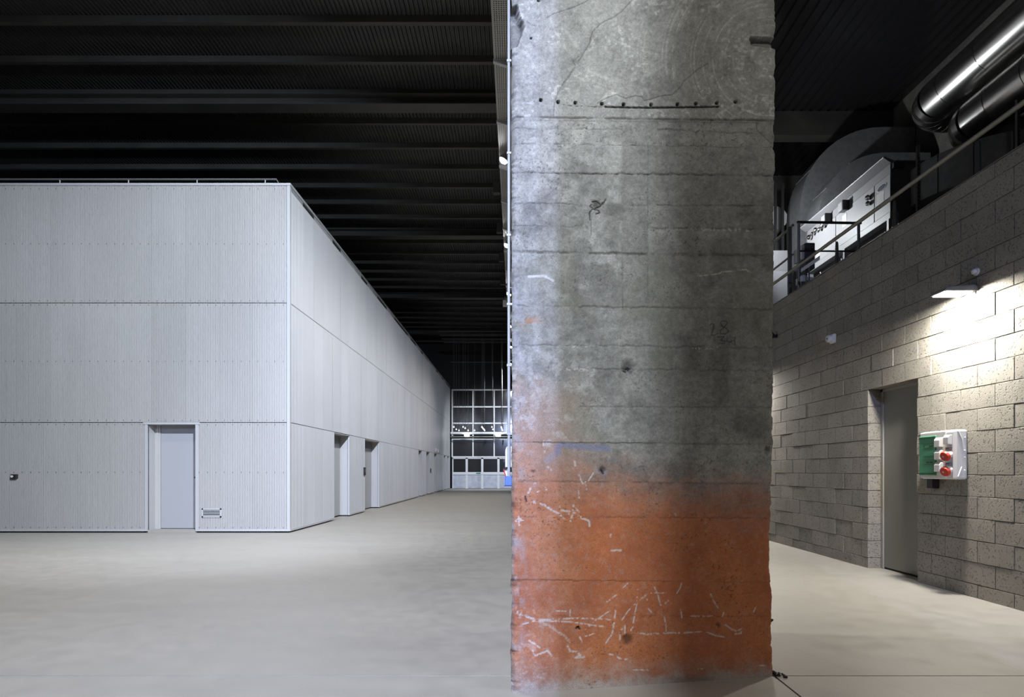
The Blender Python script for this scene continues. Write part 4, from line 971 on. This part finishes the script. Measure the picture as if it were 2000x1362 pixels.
rel(B(X(1566, 9.9), X(1577, 9.9), 9.9, 10.2, Z(549, 9.9), Z(537, 9.9)), (5.2, 9.9, 3.25)).build('body', M_FRAME, pk, bevel=.01); rel(B(X(1578, 9.9), X(1590, 9.9), 9.9, 10.15, Z(547, 9.9), Z(541, 9.9)), (5.2, 9.9, 3.25)).build('motor', M_FRAME, pk, bevel=.01)
rel(B(X(1568, 9.9), X(1574, 9.9), 9.95, 10.1, 3.25, Z(549, 9.9)), (5.2, 9.9, 3.25)).build('foot', M_AHUD, pk)

# elbow ducts: vertical riser that bends towards the wall
def elbow_duct(nm, lb, x0, y0, y1, zb0, zk, ztop, x1, wide, m):
    o = thing(nm, lb, 'duct', (x0, y0, zb0)); bs_ = (x0, y0, zb0)
    n_ = 16; R = ztop - zk; Rx = min(R, (x1 - x0) * .72)
    outer = [(x0, zb0)] + [(x0 + Rx * (1 - math.cos(a)), zk + R * math.sin(a)) for a in np.linspace(0, math.pi / 2, n_)] + [(x1, ztop)]
    inner = [(x1, ztop - wide)] + [(x0 + wide + (Rx - wide) * (1 - math.cos(a)) if Rx > wide else x0 + wide, zk + (R - wide) * math.sin(a)) for a in np.linspace(math.pi / 2, 0, n_)] + [(x0 + wide, zb0)]
    k = len(outer)
    # outer skin, inner skin, two cheeks, each its own sheet
    sk = MB().add([(u, y, z) for (u, z) in outer for y in (y0, y1)], [(2 * i, 2 * i + 1, 2 * i + 3, 2 * i + 2) for i in range(k - 1)]); rel(sk, bs_).build('outer_skin', m, o, True)
    sk = MB().add([(u, y, z) for (u, z) in inner for y in (y0, y1)], [(2 * i, 2 * i + 1, 2 * i + 3, 2 * i + 2) for i in range(len(inner) - 1)]); rel(sk, bs_).build('inner_skin', m, o, True)
    inn = inner[::-1]
    for y in (y0, y1):
        ck = MB().add([(u, y, z) for (u, z) in outer] + [(u, y, z) for (u, z) in inn], [(i, i + 1, k + i + 1, k + i) for i in range(k - 1)]); rel(ck, bs_).build('cheek', m, o)
    # standing seams
    for z in np.arange(zb0 + .3, zk, .62):
        rel(MB().box(x0 - .012, x0 + wide + .01, y0 - .012, y1 + .01, z, z + .02), bs_).build('flange', m, o)
    for a in (.5, 1.0):
        p0 = (x0 + Rx * (1 - math.cos(a)), zk + R * math.sin(a)); rel(MB().tube([(p0[0], y0 - .005, p0[1]), (p0[0], y1, p0[1])], .012, 6), bs_).build('seam', m, o)
    return o
elbow_duct('elbow_duct', 'pale sheet metal duct curving up behind the air unit', 6.27, 12.3, 12.85, 3.25, 6.35, Z(298, 12.3), 8.6, .9, M_GALV)
elbow_duct('elbow_duct', 'taller dark sheet metal duct bending to the upper wall', 6.25, 13.05, 13.7, 3.25, 6.9, Z(248, 13.05), 8.78, 1.2, M_GALV)
# plan bend at the near end of the unit
pb2 = thing('bend_duct', 'curved grey sheet metal duct at the near end of the air unit', 'duct', (6.3, 8.8, 5.4)); bz0, bz1 = 5.38, 5.95
cen = (7.45, 9.42); angs = np.linspace(math.pi, math.pi * 1.5, 13)
def arc(R): return [(cen[0] + R * math.cos(a), cen[1] + R * math.sin(a)) for a in angs]
oa = [(6.3, 9.47)] + arc(1.15)[1:] + [(8.2, 8.27)]
for i in range(0, len(oa) - 1, 3):
    seg_ = oa[i:i + 4]
    if len(seg_) < 2: continue
    rel(MB().add([(u, w_, z) for (u, w_) in seg_ for z in (bz0, bz1)], [(2 * q, 2 * q + 2, 2 * q + 3, 2 * q + 1) for q in range(len(seg_) - 1)]), (6.3, 8.8, 5.4)).build('skin_panel', M_GALV, pb2, True)
    u, w_ = seg_[0]; rel(MB().box(u - .008, u + .008, w_ - .008, w_ + .008, bz0 - .01, bz1 + .01), (6.3, 8.8, 5.4)).build('seam', M_AHUD, pb2)
lid = oa + [(8.2, 9.47)]
for z in (bz0, bz1): rel(MB().prism(lid, 'z', z - .006, z + .006), (6.3, 8.8, 5.4)).build('cheek', M_GALV, pb2)
for k, (x_, y_) in enumerate(((6.32, 9.36), (6.9, 8.2))):
    o = thing('strut_post', ['perforated steel strut between air unit and curved duct', 'perforated steel strut under the lower shiny duct'][k], 'post', (x_ - .05, y_ - .1, 3.25))
    mb_ = MB().box(0, .04, 0, .004, 0, 3.0).box(0, .004, 0, .04, 0, 3.0); mb_.build('channel', M_GREY, o)
    hl = MB()
    for q in range(24): hl.box(.012, .028, -.002, 0, 1.4 + q * .06, 1.43 + q * .06)
    stuff(hl.build('slot', M_BLACK, o))
# big shiny round ducts
def round_duct(lb, x_, z_, y_end, r, seams, elbow):
    o = thing('round_duct', lb, 'duct', (x_, y_end, z_)); bs_ = (x_, y_end, z_)
    ys_ = [y_end] + [y_end - q for q in seams] + [1.0]
    for a, b in zip(ys_[:-1], ys_[1:]):
        rel(MB().tube([(x_, a, z_), (x_, b + .004, z_)], r, 40, False), bs_).build('duct_section', M_SHINY, o, True)
        rel(MB().tube([(x_, b + .025, z_), (x_, b - .025, z_)], r + .006, 40, False), bs_).build('joint_band', M_SHINY, o, True)
    # segmented bend that turns into the wall
    n_ = 4; Rb = r * 1.05; prev = [(x_, y_end, z_)]
    pts = [(x_, y_end, z_)]
    for q in range(1, n_ + 1):
        a = math.pi / 2 * q / n_; pts.append((x_ + elbow * Rb * (1 - math.cos(a)), y_end + Rb * math.sin(a), z_))
    pts.append((x_ + elbow * 1.2, y_end + Rb, z_))
    for q in range(len(pts) - 1):
        rel(MB().tube([pts[q], pts[q + 1]], r + .002 * q, 36, True), bs_).build('bend_segment', M_SHINY, o, True)
    # hangers
    for yy_ in (y_end - .35, y_end - 2.4):
        rel(MB().box(x_ + r - .01, XR, yy_, yy_ + .04, z_ - .02, z_ + .02), bs_).build('wall_bracket', M_GREY, o)
    return o
XD = 7.2
round_duct('upper shiny round ventilation duct high on the right', XD, 7.50, 10.1, .33, (.35, 1.15, 2.2, 3.4, 4.7), 1)
round_duct('lower shiny round ventilation duct above the handrail', XD + .02, 6.66, 9.25, .33, (.45, 1.1, 2.3, 3.5, 4.6), 1)
# pale duct and posts behind, next to the column
fd_ = thing('insulated_pipe', 'white insulated pipe at the far mezzanine by the column', 'pipe', (6.3, 14.4, 6.0))
rel(MB().tube([(6.25, 14.3, Z(425, 14.3)), (6.25, 16.6, Z(455, 14.3))], .30, 20), (6.3, 14.4, 6.0)).build('pipe', M_FRAME, fd_, True)
rel(B(6.22, 6.28, 15.6, 15.66, 3.25, 6.4), (6.3, 14.4, 6.0)).build('support', M_GREY, fd_)
for y_ in (14.5, 15.3, 16.1): rel(MB().tube([(6.25, y_, 6.5), (6.25, y_ + .03, 6.5)], .30, 16), (6.3, 14.4, 6.0)).build('band', M_GREY, fd_)
for k, px in enumerate((1514.5, 1528.5)):
    y_ = 13.0; o = thing('mezzanine_post', ['thin dark post at the column edge on the mezzanine', 'thin dark post beside the tall riser duct'][k], 'post', (X(px, y_), y_, 3.25))
    B(-.025, .025, -.02, .02, 0, 4.2).build('channel', M_RAILDK, o); B(-.03, .05, -.03, .03, 0, .02).build('foot', M_RAILDK, o)
mc = thing('mezzanine_cabinet', 'dark grey cabinet far on the mezzanine by the column', 'cabinet', (6.0, 12.2, 3.25)); ym = 12.3
rel(B(X(1495, ym), X(1540, ym), ym, ym + .5, 3.4, Z(489, ym)), (6.0, 12.2, 3.25)).build('body', mat('cabinet_grey', (.11, .11, .115), .5), mc, bevel=.01)
rel(B(X(1497, ym), X(1538, ym), ym - .01, ym, 3.5, Z(530, ym)), (6.0, 12.2, 3.25)).build('door', mat('cabinet_door', (.15, .15, .16), .5), mc, bevel=.006)
rel(B(X(1500, ym), X(1535, ym), ym + .05, ym + .45, 3.25, 3.4), (6.0, 12.2, 3.25)).build('foot', M_BLACK, mc)
# work lamp on the mezzanine, hidden behind the column
wl = thing('work_lamp', 'small work lamp on the mezzanine behind the column', 'lamp', (4.78, 11.55, 3.25))
MB().tube([(0, 0, 0), (0, 0, 2.5)], .015, 8).build('stand', M_GREY, wl); B(-.1, .1, -.06, .06, 2.5, 2.65).build('head', M_GREY, wl)
B(.1, .104, -.05, .05, 2.51, 2.64).build('lens', M_LAMPR, wl)
sp_ = spot_light('work_beam', 170, (.92, .96, 1.0), .1, wl, 172, .4, .06); sp_.location = (.14, 0, 2.58); sp_.rotation_euler = Vector((1, 0, .1)).to_track_quat('-Z', 'Y').to_euler()
